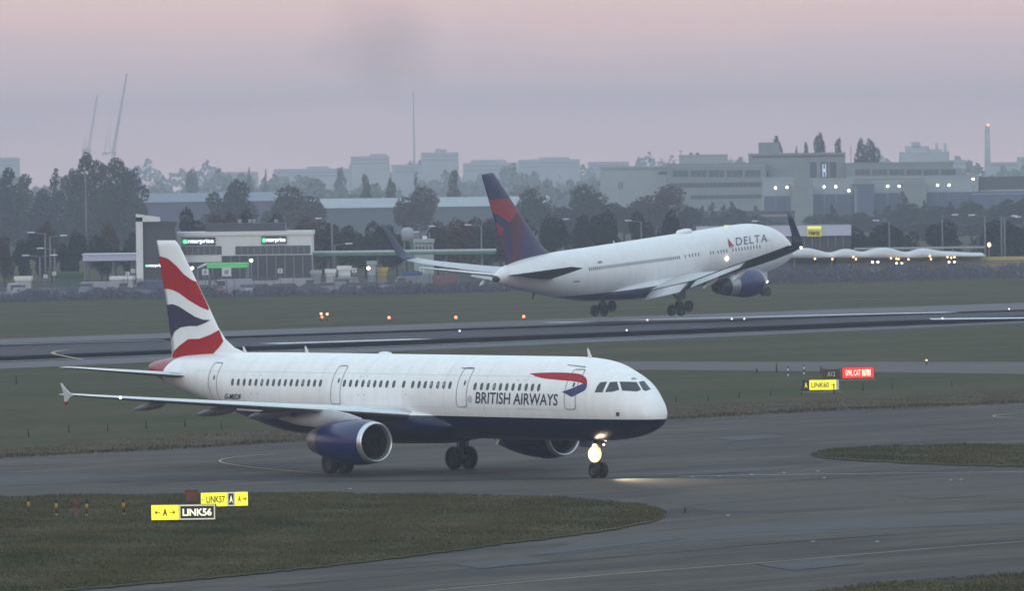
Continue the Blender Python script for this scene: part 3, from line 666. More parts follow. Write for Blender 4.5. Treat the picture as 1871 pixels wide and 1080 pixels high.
A.decal('door_rain_gutter', TA, [[(844, 672.3), (867, 673.2), (867, 674.6), (844, 673.8)]], M['line'], off=.02)
A.decal('cargo_door', TA, ring_outline([(946, 747), (985, 748.2), (985, 748.9), (946, 747.8)], .25), M['line'], off=.012)
for x, hgt in ((-5.8, .46), (-30.0, .38), (-35.6, .32)): blade_antenna(ra, x, 5.86, hgt)
for k, (u, v) in enumerate([(464, 686), (477, 686), (459, 719), (471, 719), (660, 688), (672, 688), (655, 722), (666, 722), (947, 695), (960, 695), (742, 721), (845, 755)]):
    A.decal('stencil', TA, [oval(u, v, .9, .9, 8)], M['line'], off=.012)
# low domes on the roof
mb = MB(); mb.loft([[( -22.6 - 1.1 * t, .22 * s_ * cos(2 * pi * i / 14), 5.86 + .17 * s_ * max(0, sin(2 * pi * i / 14))) for i in range(14)] for t, s_ in ((0, .1), (.15, .8), (.5, 1), (.85, .8), (1, .1))]); mb.build('antenna_dome', M['white'], ra)
for x in (-13.5, -28): blade_antenna(ra, x, 1.80, -.3)
# landing gear
def main_gear(root, x, y, zt, r, wd, gap, z0=0., lean=0):
    g = MB(); g.tube((x, y, z0 + r), (x + .15, y - math.copysign(lean, y), zt), .14, .17)
    g.tube((x, y - gap, z0 + r), (x, y + gap, z0 + r), .08, n=8)
    g.tube((x, y, z0 + r + .35), (x + 1.1, y - math.copysign(.9, y), zt), .06, n=8); g.tube((x - .05, y, z0 + r + .9), (x - 1.0, y, zt), .05, n=8)
    g.tube((x - .28, y, z0 + r + .1), (x - .34, y, z0 + r + .75), .04, n=8)
    d = g.build('main_landing_gear', M['strut'], root)
    for s_ in (-1, 1): wheel(x, y + s_ * gap, z0 + r, r, wd, d)
    dd = MB(); yy = y + math.copysign(.18, y); dd.box(x - .5, yy - .02, z0 + r + .55, x + .45, yy + .02, zt); dd.build('gear_door', M['offwhite'], d)
    return d
for y in (-3.8, 3.8): main_gear(ra, -21.98, y, 2.6, .58, .42, .46)
g = MB(); g.tube((-5.07, 0, .38), (-4.95, 0, 2.1), .09, .11); g.tube((-5.07, -.25, .38), (-5.07, .25, .38), .05, n=8); g.tube((-4.98, 0, 1.3), (-6.3, 0, 2.0), .05, n=8)
g.tube((-4.95, -.52, 1.2), (-4.95, .32, 1.2), .05, n=8); g.tube((-4.95, -.50, 1.68), (-4.95, .30, 1.68), .04, n=8)
ng = g.build('nose_landing_gear', M['strut'], ra); ng.location.x = -.18
for s_ in (-1, 1): wheel(-5.07, s_ * .25, .38, .38, .24, ng)
for s_ in (-1, 1):
    d = MB(); d.box(-6.0, s_ * .42 - .015, 1.5, -5.0, s_ * .42 + .015, 1.95); d.build('gear_door', M['navy'], ng)
for y, z, r_, mm in ((-.47, 1.18, .2, 'lamp'), (-.46, 1.52, .085, 'lamp'), (.02, 1.90, .06, 'lampt'), (.26, 1.84, .06, 'lampt'), (.14, 1.62, .06, 'lampt')):
    l_ = MB(); l_.lathe([(r_ * .95, .01), (r_ * .88, r_ * .35), (r_ * .65, r_ * .7), (r_ * .3, r_ * .95), (-.03, r_)], (-4.78, y, z), 'x', 28, 0); l_.lathe([(-.03, r_), (-.12, r_ * .8), (-.2, r_ * .3), (-.21, .01)], (-4.78, y, z), 'x', 20, 1)
    lo_ = l_.build('nose_light', [M[mm], M['strut']], ng)
    if mm == 'lamp': q = MB(); q.lathe([(-.02, r_ * 1.02), (.01, r_ * 1.35), (.05, r_ * 1.7), (.09, r_ * 2.05)], (-4.80, y, z), 'x', 32, [0, 1, 2]); q.build('glow_ring', [M['halo0'], M['halo1'], M['halo2']], lo_)  # rings added around the lens as its painted halo
def lamp_light(name, parent, loc, en, col=(1, .80, .52), rad=.2, spot=None, tgt=None):
    ld = bpy.data.lights.new(name, 'SPOT' if spot else 'POINT'); ld.energy = en; ld.color = col; ld.shadow_soft_size = rad
    o = bpy.data.objects.new(name, ld); COL.objects.link(o); o.parent = parent; o.location = loc
    if spot: ld.spot_size = spot; ld.spot_blend = .8; o.rotation_euler = (Vector(loc) - Vector(tgt)).to_track_quat('Z', 'Y').to_euler()
    return o
lamp_light('nose_lamp_light', ra, (-4.5, 0, 1.3), 2000, spot=math.radians(62), tgt=(14, -1, -3.2), rad=.15)

# ------------------------------------------------------------------ departing airliner
M['wingB'] = mat('wing_top_grey', (.46, .48, .50), .5, var=.1); M['cowlB'] = mat('dark_blue_cowl', (.010, .017, .095), .35, var=.1); M['sleeve'] = mat('reverser_sleeve', (.34, .35, .37), .4, .5, var=.1); M['dredB'] = mat('tail_red', (.26, .005, .012), .45, var=.1); M['dredC'] = mat('tail_dark_red', (.07, .006, .028), .45, var=.12)
rb = empty('airliner', (0, 0, 0), 'white airliner with red and navy tail fin lifting off nose high over the runway', 'airliner')
B = Craft(rb, (29.50, 943.38, .45), .6090, 1, .074, (-28.8, 0, 0))
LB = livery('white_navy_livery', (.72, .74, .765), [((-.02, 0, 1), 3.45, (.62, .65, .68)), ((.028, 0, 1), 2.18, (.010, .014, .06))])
stB = [(-1.35, 4.35, 4.05, .1), (-1.5, 4.8, 3.75, .45), (-1.9, 5.2, 3.45, .85), (-2.6, 5.72, 3.15, 1.28), (-3.6, 6.3, 2.88, 1.68), (-4.8, 6.85, 2.66, 2.02), (-6.3, 7.3, 2.5, 2.28), (-8.3, 7.62, 2.4, 2.45), (-10.5, 7.74, 2.36, 2.51), (-20, 7.76, 2.35, 2.515), (-36, 7.78, 2.35, 2.515),
       (-39, 7.8, 2.5, 2.48), (-42, 7.82, 2.95, 2.33), (-45, 7.82, 3.55, 2.03), (-48, 7.74, 4.2, 1.6), (-50.5, 7.52, 4.8, 1.18), (-52.5, 7.15, 5.3, .8), (-53.6, 6.75, 5.6, .5), (-54.1, 6.4, 5.85, .25)]
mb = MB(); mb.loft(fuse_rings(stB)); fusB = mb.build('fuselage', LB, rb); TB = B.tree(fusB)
mb = MB(); mb.lathe([(-53.55, .50), (-54.0, .34), (-54.3, .2), (-54.35, .01)], (0, 0, 6.12), 'x', 20); mb.build('tail_cone', M['dark'], rb)
R = []
for t, s_ in ((0, .02), (.06, .5), (.18, .85), (.35, 1), (.65, 1), (.82, .8), (.94, .5), (1, .02)):
    x = -17.5 - 20 * t; n = 36
    R.append([(x, 2.75 * (.5 + .5 * s_) * math.copysign(abs(cos(2 * pi * i / n)) ** .7, cos(2 * pi * i / n)), 2.95 + 1.05 * s_ * math.copysign(abs(sin(2 * pi * i / n)) ** .8, sin(2 * pi * i / n))) for i in range(n)])
mb = MB(); mb.loft(R); mb.build('wing_root_fairing', livery('belly_paint', (.62, .64, .67), [((0, 0, 1), 3.2, (.010, .014, .055))]), rb)
for sd_, dz, tw_, ky in ((-1, .45, -.16, 1), (1, -.45, -.02, .955)):
    def zz(y, z): return z + dz * ((y - 2) / 22) ** 1.3 if y > 2 else z
    secB = [(0.6, -19.4, 3.15, 11.6, 1.2, .05), (2.4, -20.6, 3.35, 10.6, 1.15, .05), (5.0, -22.35, zz(5, 3.62), 8.7, 1.05, .04), (7.9, -24.3, zz(8, 3.95), 7.0, 1.0, .03), (13, -27.8, zz(13, 4.75), 5.2, .95, tw_ * .3), (18, -31.2, zz(18, 5.65), 3.9, .92, tw_ * .7), (22, -33.9, zz(22, 6.5), 2.9, .9, tw_), (23.6, -35.0, zz(23.6, 6.95), 2.5, .9, tw_)]
    secB = [(a[0] * ky,) + a[1:] for a in secB]; ky2 = 23.55 * (ky - 1)
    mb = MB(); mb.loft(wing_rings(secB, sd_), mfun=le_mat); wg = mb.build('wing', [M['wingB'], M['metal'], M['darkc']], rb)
    # blended winglet
    zt = zz(23.6, 6.95); rr_ = []
    for (yo, x, z, c, t) in ((23.55, -35.0, 0, 2.5, .9), (24.1, -35.6, .28, 2.1, .75), (24.45, -36.25, .85, 1.7, .6), (24.65, -37.0, 1.7, 1.35, .55), (24.85, -38.1, 3.0, .95, .5), (25.0, -38.85, 3.9, .6, .4)):
        yo += ky2
        k = min(1, z / .9); ring = []
        for u, v in AF: ring.append((x - c * u, sd_ * (yo - c * v * t * k), zt + z + c * v * t * (1 - k)))
        rr_.append(ring)
    mb = MB(); mb.loft(rr_); mb.build('winglet', [M['navy']], wg)
    # extended flaps, hanging behind and below the trailing edge
    def flap(ya, yb, nm='flap', drop=.45, ext=1.):
        def te(y):
            for a, b in zip(secB, secB[1:]):
                if a[0] <= y <= b[0]:
                    t = (y - a[0]) / (b[0] - a[0]); c = a[3] + (b[3] - a[3]) * t
                    return a[1] + (b[1] - a[1]) * t - c, a[2] + (b[2] - a[2]) * t - c * (a[5] + (b[5] - a[5]) * t), c
        q = []
        for y in (ya, yb):
            x, z, c = te(y); fc = min(.21 * c, 1.55) * ext; an = .45
            q.append([(x + .35 - fc * 1.25 * u * cos(an), sd_ * y, z - .06 - fc * 1.25 * u * sin(an) + fc * v * 1.3) for u, v in AF])
        f = MB(); f.loft(q); f.build(nm, [M['wingB']], wg)
    flap(2.9, 7.3, ext=1.05); flap(8.6, 16.2)
    for yy, ll in ((4.6, 3.2), (10.4, 2.8), (15.2, 2.3)):
        i = [a for a in secB if a[0] <= yy][-1]; j = [a for a in secB if a[0] > yy][0]; t = (yy - i[0]) / (j[0] - i[0]); xx = i[1] + (j[1] - i[1]) * t; c = i[3] + (j[3] - i[3]) * t; z_ = i[2] + (j[2] - i[2]) * t
        canoe(wg, xx - c * .7, sd_ * yy, z_ - .35, ll, .24, M['offwhite'], .9)
    l_ = MB(); l_.lathe([(-.1, .01), (-.06, .1), (.0, .13), (.06, .1), (.1, .01)], (-35.3, sd_ * (23.7 + ky2), zt + .02), 'x', 10); l_.build('wing_light', M['lampw'], wg)
    XE = -19.8; e_ = engine(rb, sd_ * 7.9, 2.72, XE, 1.39, 5.2, M['cowlB'], None, M['metal'], M['exh'])
    # silver band of the reverser sleeve, core cowl and hot nozzle
    s2 = MB(); s2.lathe([(-4.3, 1.13), (-4.9, 1.03), (-5.5, .92)], (XE, sd_ * 7.9, 2.72), 'x', 40, 0); s2.lathe([(-5.5, .92), (-6.4, .72), (-7.3, .50), (-7.2, .42)], (XE, sd_ * 7.9, 2.72), 'x', 32, 1); s2.build('core_cowl', [M['sleeve'], M['dark']], e_)
    p = MB(); yy = sd_ * 7.9; rr_ = []
    for x, z1, z0_, hw in ((-19.6, 3.95, 3.75, .08), (-21, 4.15, 3.7, .24), (-24, 4.25, 3.4, .3), (-27, 3.9, 2.9, .28), (-29, 3.6, 3.1, .1)):
        rr_.append([(x, yy - hw, z0_), (x, yy - hw, z1 - .1), (x, yy, z1), (x, yy + hw, z1 - .1), (x, yy + hw, z0_)])
    p.loft(rr_); p.build('pylon', M['navy'], e_)
for sd_ in (-1, 1):
    mb = MB(); mb.loft(wing_rings([(.6, -45.8, 5.3, 7.0, .7, -.15), (1.6, -46.5, 5.45, 6.6, .7, -.15), (9.2, -52.0, 6.95, 2.1, .75, -.15), (9.35, -52.4, 7.0, 1.5, .4, -.15)], sd_), mfun=le_mat)
    mb.build('tailplane', [M['offwhite'], M['metal'], M['darkc']], rb)
finB = flatfin(rb, 'tail_fin', [(-43.3, 7.5, -52.6, 6.6, .45), (-44.4, 7.85, -52.0, 7.1, .43), (-45.3, 8.3, -52.1, 7.6, .42), (-46.3, 9.2, -52.35, 8.7, .40), (-49.2, 12.2, -53.6, 11.8, .33), (-51.5, 14.6, -54.6, 14.4, .27), (-53.25, 16.4, -55.35, 16.35, .21), (-53.5, 16.55, -55.4, 16.5, .14)], .3, mat('fin_navy', (.008, .018, .085), .35, var=.1))
TFB = B.tree(finB)
def cr4(P, s_=5.4, ox=880, oy=300): return [(ox + x / s_, oy + y / s_) for x, y in P]
for nm, P, mm in (('red_fin_panel', [(58, 357), (250, 336), (350, 470), (310, 530), (270, 575), (230, 545), (180, 510), (125, 480), (85, 455)], 'dredB'), ('red_fin_panel', [(112, 562), (165, 590), (215, 640), (195, 700), (150, 690)], 'dredB'),
                  ('dark_red_fin_panel', [(272, 580), (312, 534), (352, 490), (400, 560), (410, 650), (390, 800), (370, 920), (340, 985), (292, 1010), (302, 900), (290, 750), (268, 650)], 'dredC'), ('dark_red_fin_panel', [(160, 704), (195, 703), (218, 655), (240, 760), (265, 900), (278, 1010), (240, 1035), (205, 880)], 'dredC')):
    B.decal(nm, TFB, [cr4(P)], M[mm], parent=finB, mirror=True, off=.02)
def cr5(P, s_=4.067, ox=1020, oy=370): return [(ox + x / s_, oy + y / s_) for x, y in P]
g = []
for k in range(45): g.append((1020 + (232 + (900 - 232) * k / 44) / 4.067, 370 + (496 + (408 - 496) * k / 44) / 4.067))
for u, v in ((943, 400), (975, 395), (997, 392), (1020, 388), (1043, 385), (1132, 375), (1152, 372), (1188, 368), (1210, 364), (1231, 361), (1252, 358)): g.append((1020 + u / 4.067, 370 + v / 4.067))
for k in range(10): g.append((1020 + (1298 + 200 * k / 9) / 4.067, 370 + (352 - 25 * k / 9) / 4.067))
windows(B, TB, g, .095, .19)
B.decal('airline_lettering', TB, quadmap(text_polys('DELTA', .005, 1.15), (1344, 434.5), (1401.5, 427.5), (1345, 448.8), (1402, 441.5)), M['text'], off=.02, step=3.)
B.decal('triangle_emblem', TB, [cr5([(1257, 265), (1306, 325), (1283, 322)]), cr5([(1257, 265), (1281, 322), (1268, 334)]), cr5([(1283, 326), (1306, 329), (1270, 340)])], M['red'], off=.02)
B.decal('flag_marking', TB, [cr5([(292, 437), (325, 433), (328, 450), (296, 455)])], mat('flag_blur', (.10, .06, .12), .5, col2=(.3, .3, .4), scale=4), off=.02)
for px, py in ((1403, 441),):
    h = B.hit(TB, px, py, 0)
    if h: door(B, TB, h.x, 4.0, 5.95, 1.05, win=False)
for q in ([(112, 584), (160, 582), (160, 590), (112, 592)],): B.decal('vent_marking', TB, [cr5(q)], M['line'], off=.02)
mb = MB(); mb.loft([[(-19.2 - 2.6 * t, .5 * s_ * cos(2 * pi * i / 16), 7.72 + .42 * s_ * max(0, sin(2 * pi * i / 16))) for i in range(16)] for t, s_ in ((0, .1), (.12, .85), (.4, 1), (.8, .9), (1, .1))]); mb.build('antenna_dome', M['white'], rb)
for x in (-47.5,): blade_antenna(rb, x, 4.2, -.7, .5, m_=M['dark'])
for x, h_ in ((-33, .3),): blade_antenna(rb, x, 7.76, h_)
# four-wheel main bogies tilted as the wheels leave the runway
def bogie(y):
    g = MB(); x = -28.8; zc = .85
    g.tube((x, y, zc), (x + .1, y, 3.1), .2, .24); g.tube((x, y, zc + .7), (x - 1.8, y - math.copysign(.5, y), 3.2), .09, n=8); g.tube((x, y, zc + .9), (x + .3, y - math.copysign(1.6, y), 2.9), .08, n=8)
    tl = .20
    g.tube((x + .75, y, zc + .75 * tl), (x - .75, y, zc - .75 * tl), .13, n=10)
    for s_ in (-1, 1): g.tube((x + s_ * .73, y - .6, zc + s_ * .73 * tl), (x + s_ * .73, y + .6, zc + s_ * .73 * tl), .08, n=8)
    o = g.build('main_landing_gear', M['strut'], rb)
    for sx in (-1, 1):
        for sy in (-1, 1): wheel(x + sx * .73, y + sy * .57, zc + sx * .73 * tl, .58, .44, o)
    d = MB(); yy = y + math.copysign(.35, y); d.box(x - .6, yy - .02, 1.7, x + .6, yy + .02, 3.2); d.build('gear_door', M['grey'], o)
for y in (-4.65, 4.65): bogie(y)
g = MB(); g.tube((-6.1, 0, .45), (-6.0, 0, 2.8), .12, .15); g.tube((-6.1, -.3, .45), (-6.1, .3, .45), .06, n=8); g.tube((-6.0, 0, 1.4), (-7.6, 0, 2.7), .07, n=8)
ng = g.build('nose_landing_gear', M['strut'], rb)
for s_ in (-1, 1): wheel(-6.1, s_ * .3, .45, .47, .3, ng)
for s_ in (-1, 1):
    d = MB(); d.box(-7.8, s_ * .5 - .02, 1.5, -6.4, s_ * .5 + .02, 2.6); d.build('gear_door', M['offwhite'], ng)
l_ = MB(); l_.lathe([(.0, .01), (.0, .16), (-.05, .2), (-.2, .1)], (-5.8, 0, 1.5), 'x', 14); l_.build('nose_light', M['lampw'], ng)
# bright wing-root light seen over the near wing
h = B.hit(TB, 1328, 472, .06)
l_ = MB(); l_.lathe([(-.1, .01), (-.07, .12), (0, .16), (.07, .12), (.1, .01)], tuple(h), 'x', 14); l_.build('fuselage_light', M['lamp'], rb)

# ================================================================== signs, posts, lights
def flat_text(name, txt, w_, h_, loc, m_, parent, bold=.01, rot=0.):
    P = text_polys(txt, bold); mb = MB()
    for p in P:
        pts = [((u - .5) * w_, -.0, (v - .5) * h_) for u, v in p]
        mb.add(pts, [tuple(range(len(pts)))])
    o = mb.build(name, m_, parent, fix=False); o.location = loc
    return o
def arrow(name, x, z, s_, d, m_, parent, y):
    """d=-1 left, 1 right"""
    mb = MB(); t = s_ * .14
    mb.box(x - s_ * .5, y, z - t / 2, x + s_ * .5, y + .004, z + t / 2)
    for q in (1, -1):
        a = (x + d * s_ * .5, z); b = (x + d * s_ * .12, z + q * s_ * .32)
        nx, nz = (b[1] - a[1]), -(b[0] - a[0]); k = math.hypot(nx, nz); nx, nz = nx / k * t * .6, nz / k * t * .6
        mb.add([(a[0] - nx, y - .001, a[1] - nz), (a[0] + nx, y - .001, a[1] + nz), (b[0] + nx, y - .001, b[1] + nz), (b[0] - nx, y - .001, b[1] - nz)], [(0, 1, 2, 3)])
    return mb.build(name, m_, parent)
def taxi_sign(name, label, xc_px, base_px, panels, hgt, D, rz=0., leg=.14, depth=.25, group=None):
    """panels: (width, face material, border material or None, [(kind, text/dir, xfrac, wfrac, hfrac, material)])"""
    x0 = gx(xc_px, D); W = sum(p[0] for p in panels)
    e = empty(name, (x0, D, 0), label, 'airfield sign', group, rz)
    body = MB(); body.box(-W / 2 - .03, 0, leg, W / 2 + .03, depth, leg + hgt + .04); body.build('sign_box', M['black'], e)
    n = max(2, int(W / 1.0) + 1)
    for k in range(n):
        l_ = MB(); xx = -W / 2 + .2 + (W - .4) * k / (n - 1); l_.tube((xx, depth / 2, 0), (xx, depth / 2, leg), .035, n=8); l_.build('leg', M['post'], e)
    l_ = MB(); l_.box(-W / 2 - .15, -.12, 0, W / 2 + .15, depth + .12, .05); l_.build('base_slab', M['concrete'], e)
    x = -W / 2
    for (w_, fm, bm_, items) in panels:
        f = MB()
        if bm_:
            f.box(x + .01, -.02, leg + .02, x + w_ - .01, 0, leg + hgt + .02, 1)
            f.box(x + .06, -.03, leg + .075, x + w_ - .06, -.021, leg + hgt - .035, 0)
        else: f.box(x + .01, -.03, leg + .02, x + w_ - .01, 0, leg + hgt + .02, 0)
        fo = f.build('sign_face', [fm, bm_ or fm], e)
        for it in items:
            if it[0] == 't': flat_text('lettering', it[1], w_ * it[3], hgt * it[4], (x + w_ * it[2], -.038, leg + hgt / 2 + .02), it[5], fo, bold=it[6] if len(it) > 6 else .01)
            elif it[0] == 'a': arrow('arrow', x + w_ * it[2], leg + hgt / 2 + .02, hgt * it[4], it[1], it[5], fo, -.038)
        x += w_
    return e
BK, YL, CRM = M['black'], M['yellow'], M['cream']
taxi_sign('taxiway_sign', 'near sign with yellow arrow panel A and black panel reading LINK56', 335, 957, [(1.20, YL, None, [('a', -1, .24, 0, .36, BK), ('t', 'A', .5, .17, .5, BK, .03), ('a', 1, .76, 0, .36, BK)]), (1.56, BK, mat('pale_border', (.6, .6, .5), emit=(1, .95, .7), es=.3), [('t', 'LINK56', .5, .80, .50, CRM, .028)])], .64, gnd(335, 957).y)
taxi_sign('taxiway_sign', 'angled yellow and black sign reading LINK57 A A behind the LINK56 sign', 410, 934, [(1.24, YL, None, [('a', -1, .08, 0, .16, BK), ('t', 'LINK57', .56, .70, .48, BK, .018)]), (.36, BK, mat('pale_border2', (.6, .6, .5), emit=(1, .95, .7), es=.3), [('t', 'A', .5, .42, .52, CRM, .02)]), (.62, YL, None, [('t', 'A', .34, .24, .42, BK, .02), ('a', 1, .7, 0, .32, BK)])], .62, gnd(410, 932).y, rz=math.radians(20))
bx = gnd(350, 930)
e = empty('junction_box', (bx.x, bx.y, 0), 'rusty brown box standing left of the LINK57 sign', 'utility box')
b_ = MB(); b_.box(-.28, 0, .3, .28, .3, .80); b_.box(-.31, -.03, .80, .31, .33, .84); b_.build('cabinet', M['rust'], e)
b_ = MB(); b_.box(-.24, -.012, .34, .24, -.001, .76); b_.build('door', mat('rust_door', (.14, .05, .025), .8), e)
for xx in (-.2, .2): b_ = MB(); b_.tube((xx, .15, 0), (xx, .15, .3), .04, n=8); b_.build('leg', M['rust'], e)
bx = gnd(395, 954); e = empty('sign_post', (bx.x, bx.y, 0), 'slim rusty post at the right end of the LINK56 sign', 'post')
b_ = MB(); b_.tube((0, 0, 0), (0, 0, .62), .045, n=8); b_.build('post', M['rust'], e); b_ = MB(); b_.box(-.06, -.06, .62, .06, .06, .70); b_.build('cap', M['grey'], e)
taxi_sign('taxiway_sign', 'distant sign with small black A and yellow LINK60 panel', 1500, 717, [(.44, BK, None, [('t', 'A', .5, .4, .56, YL)]), (1.84, YL, None, [('t', 'LINK60', .40, .64, .54, BK, .02), ('a', 1, .86, 0, .42, BK)]), (.18, M['plate'], None, [])], .66, gnd(1500, 717).y, rz=math.radians(6))
taxi_sign('taxiway_sign', 'unlit black sign reading A12 left of the red sign', 1519, 695, [(.88, BK, None, [('t', 'A12', .5, .62, .52, mat('dim_letters', (.4, .38, .25), emit=(1, .9, .5), es=.12), .01)])], .62, gnd(1519, 696).y + .5)
for xp in (1505, 1533):
    bx = gnd(xp, 694); e = empty('sign_end_post', (bx.x, bx.y + .3, 0), 'brown end post on the %s side of the A12 sign' % ('left' if xp < 1520 else 'right'), 'post')
    b_ = MB(); b_.box(-.09, 0, 0, .09, .2, .72); b_.build('post', M['rust'], e); b_ = MB(); b_.box(-.11, -.02, .72, .11, .22, .76); b_.build('cap', M['dark'], e)
taxi_sign('holding_position_sign', 'glowing red sign reading 09L CAT II/III', 1568, 694, [(2.28, M['redface'], None, [('t', '09L', .22, .24, .56, CRM, .01), ('t', 'CAT', .47, .22, .56, CRM, .01), ('t', 'II/III', .76, .26, .62, CRM, .03)])], .74, gnd(1568, 695).y, rz=math.radians(10))
ORD = ['first', 'second', 'third', 'fourth', 'fifth', 'sixth', 'seventh', 'eighth', 'ninth', 'tenth', 'eleventh', 'twelfth', 'thirteenth', 'fourteenth', 'fifteenth', 'sixteenth', 'seventeenth', 'eighteenth', 'nineteenth', 'twentieth']
def onum(i): return ORD[i] if i < 20 else ('twenty-' + ORD[i - 20] if i < 29 else ('thirty-' + ORD[i - 30] if i < 39 and i >= 30 else ('thirtieth' if i == 29 else 'fortieth' if i == 39 else 'forty-' + ORD[i - 40])))
# low dark fence posts
def post_at(px, py, h_, label, group, name='marker_post', r=.045, mats=None, bands=None):
    p = gnd(px, py); e = empty(name, p, label, 'post', group, random.uniform(0, 3)); e.rotation_euler.x = random.uniform(-.05, .05)
    if not bands:
        b_ = MB(); b_.tube((0, 0, 0), (0, 0, h_), r, r * .9, n=8); b_.build('post', M['post'], e)
        b_ = MB(); b_.tube((0, 0, h_), (0, 0, h_ + .03), r * 1.1, r * .6, n=8); b_.build('cap', M['dark'], e)
    else:
        z = 0
        for k, (hh, mm, nm) in enumerate(bands):
            b_ = MB(); b_.tube((0, 0, z), (0, 0, z + hh), r * (1.12 if mm == 'amber' else 1), n=12); b_.build(nm, M[mm], e); z += hh
    return e
for k, (x, y) in enumerate([(52, 798), (126, 791), (197, 788), (267, 783.5), (338, 780), (405, 784)]):
    post_at(x, y, .46, 'low dark post in the verge below the near wing, %s from the left' % ORD[k], 'low posts left of the near airliner', r=.04)
for k, (x, y) in enumerate([(1235, 735), (1294, 732), (1351, 727), (1408, 723), (1465, 722), (1524, 721), (1577, 714), (1630, 711), (1739, 707)]):
    post_at(x, y, .42 if k not in (4, 5) else .6, 'low dark post right of the airliner nose, %s in the row from the nose' % ORD[k], 'low posts right of the near airliner', r=.04)
post_at(30, 702, .62, 'lone short post in the grass above the wing tip at the far left', None, r=.05)
for k, (x, y, h_) in enumerate([(1383, 681, .3), (1419, 681, .65), (1500, 683, .55)]):
    post_at(x, y, h_, ['shortest dark bollard left of the striped marker posts', 'tall dark bollard left of the striped marker posts', 'dark bollard just left of the A12 sign'][k], 'dark bollards by the exit taxiway', 'bollard', r=.06)
M['wband'] = mat('white_band', (.6, .6, .64), .6)
for k, (x, y) in enumerate([(1440, 687), (1469, 684)]):
    post_at(x, y, .7, 'black and white banded marker post %s' % ('nearer the tall dark bollard' if k == 0 else 'nearer the A12 sign'), 'banded posts by the exit taxiway', 'banded_post', r=.06, bands=[(.14, 'wband', 'white_band'), (.22, 'post', 'dark_band'), (.18, 'wband', 'white_band'), (.16, 'post', 'dark_band')])
for k, (x, y) in enumerate([(52, 942), (103, 945), (158, 946), (226, 944)]):
    post_at(x, y, .9, 'yellow and black banded post, %s from the left edge of the near grass' % ORD[k], 'yellow banded posts on the near grass', 'banded_post', r=.055, bands=[(.14, 'amber', 'amber_band'), (.24, 'post', 'dark_band'), (.22, 'amber', 'amber_band'), (.24, 'post', 'dark_band')])
p = gnd(139, 948); e = empty('hydrant', p, 'rusty red hydrant with valve arms between the yellow banded posts', 'hydrant')
MRH = mat('hydrant_red', (.085, .018, .016), .6)
b_ = MB(); b_.lathe([(0, .10), (.28, .09), (.3, .06), (.55, .07), (.7, .09), (.78, .05), (.8, .01)], (0, 0, 0), 'z', 16); b_.build('barrel', MRH, e)
for s_ in (-1, 1):
    b_ = MB(); b_.tube((0, 0, .6), (s_ * .2, 0, .66), .035, n=8); b_.tube((s_ * .2, 0, .60), (s_ * .2, 0, .82), .04, n=8); b_.build('valve_arm', M['rust'], e)
b_ = MB(); b_.tube((-.16, 0, .86), (.16, 0, .86), .02, n=8); b_.tube((0, 0, .78), (0, 0, .88), .025, n=8); b_.build('handwheel', M['rust'], e)
p = gnd(1252, 938); e = empty('edge_marker', (p.x, p.y, 0), 'small dark marker on the pavement at the tip of the near grass', 'marker')
b_ = MB(); b_.tube((0, 0, 0), (0, 0, .25), .06, .04, n=8); b_.build('stem', M['post'], e); b_ = MB(); b_.tube((0, 0, 0.013), (0, 0, .05), .14, n=12); b_.build('base', M['dark'], e)
# airfield lights
def afl(px, py, mm, label, r, h_=.3, group='runway lights'):
    p = gnd(px, py); p = gnd(px, py + (h_) * F / p.y)
    e = empty('runway_light', (p.x, p.y, .012), label, 'airfield light', group)
    b_ = MB(); b_.tube((0, 0, 0), (0, 0, h_ - r * .5), .05, n=8); b_.build('stem', M['post'], e)
    b_ = MB(); b_.lathe([(-r, .01), (-r * .8, r * .7), (0, r), (r * .7, r * .75), (r, .01)], (0, 0, h_), 'z', 12); b_.build('lamp', M[mm], e)
for k, (x, y) in enumerate([(588, 580), (711, 581), (833, 580.5), (957, 579)]):
    afl(x, y, 'lampo', 'orange light on the grass beyond the runway, %s from the left' % ORD[k], .15, .45)
for k, (x, y) in enumerate([(587, 574.5), (598, 575)]): afl(x, y, 'lampr', 'red light above the leftmost orange light, %s one' % ('left' if k == 0 else 'right'), .11, .8)
for k, (x, y) in enumerate([(840, 605), (1145, 604), (1183, 585), (1337, 583), (1360, 583), (1722, 582), (1844, 565)]):
    afl(x, y, 'lampt', 'small white light on the runway, %s from the left' % ORD[k], .075, .15, 'white runway lights')
afl(1693, 659, 'lampr', 'tiny orange light at the far edge of the exit taxiway on the right', .06, .3)

for k, (x, y) in enumerate([(1265, 873), (1314, 872), (1373, 869), (1433, 866), (1495, 863), (1506, 875), (1486, 992), (1603, 992), (1737, 879), (1756, 878), (640, 895), (1330, 944)]):
    p = gnd(x, y); e = empty('inset_light', (p.x, p.y, .034), 'small pale inset light in the near taxiway, %s from the left' % ORD[sorted([1265, 1314, 1373, 1433, 1495, 1506, 1486, 1603, 1737, 1756, 640, 1330]).index(x)], 'airfield light', 'inset taxiway lights')
    b_ = MB(); b_.lathe([(0, .10), (.015, .09), (.02, .06)], (0, 0, 0), 'z', 14); b_.build('ring', M['grey'], e)
    b_ = MB(); b_.lathe([(.015, .06), (.03, .04), (.035, .01)], (0, 0, 0), 'z', 12); b_.build('lens', M['concrete2'], e)

# ================================================================== background
def top(px, py, D): return at(px, py, D).z
def X(px, D, py=None): return gx(px, D) if py is None else at(px, py, D).x
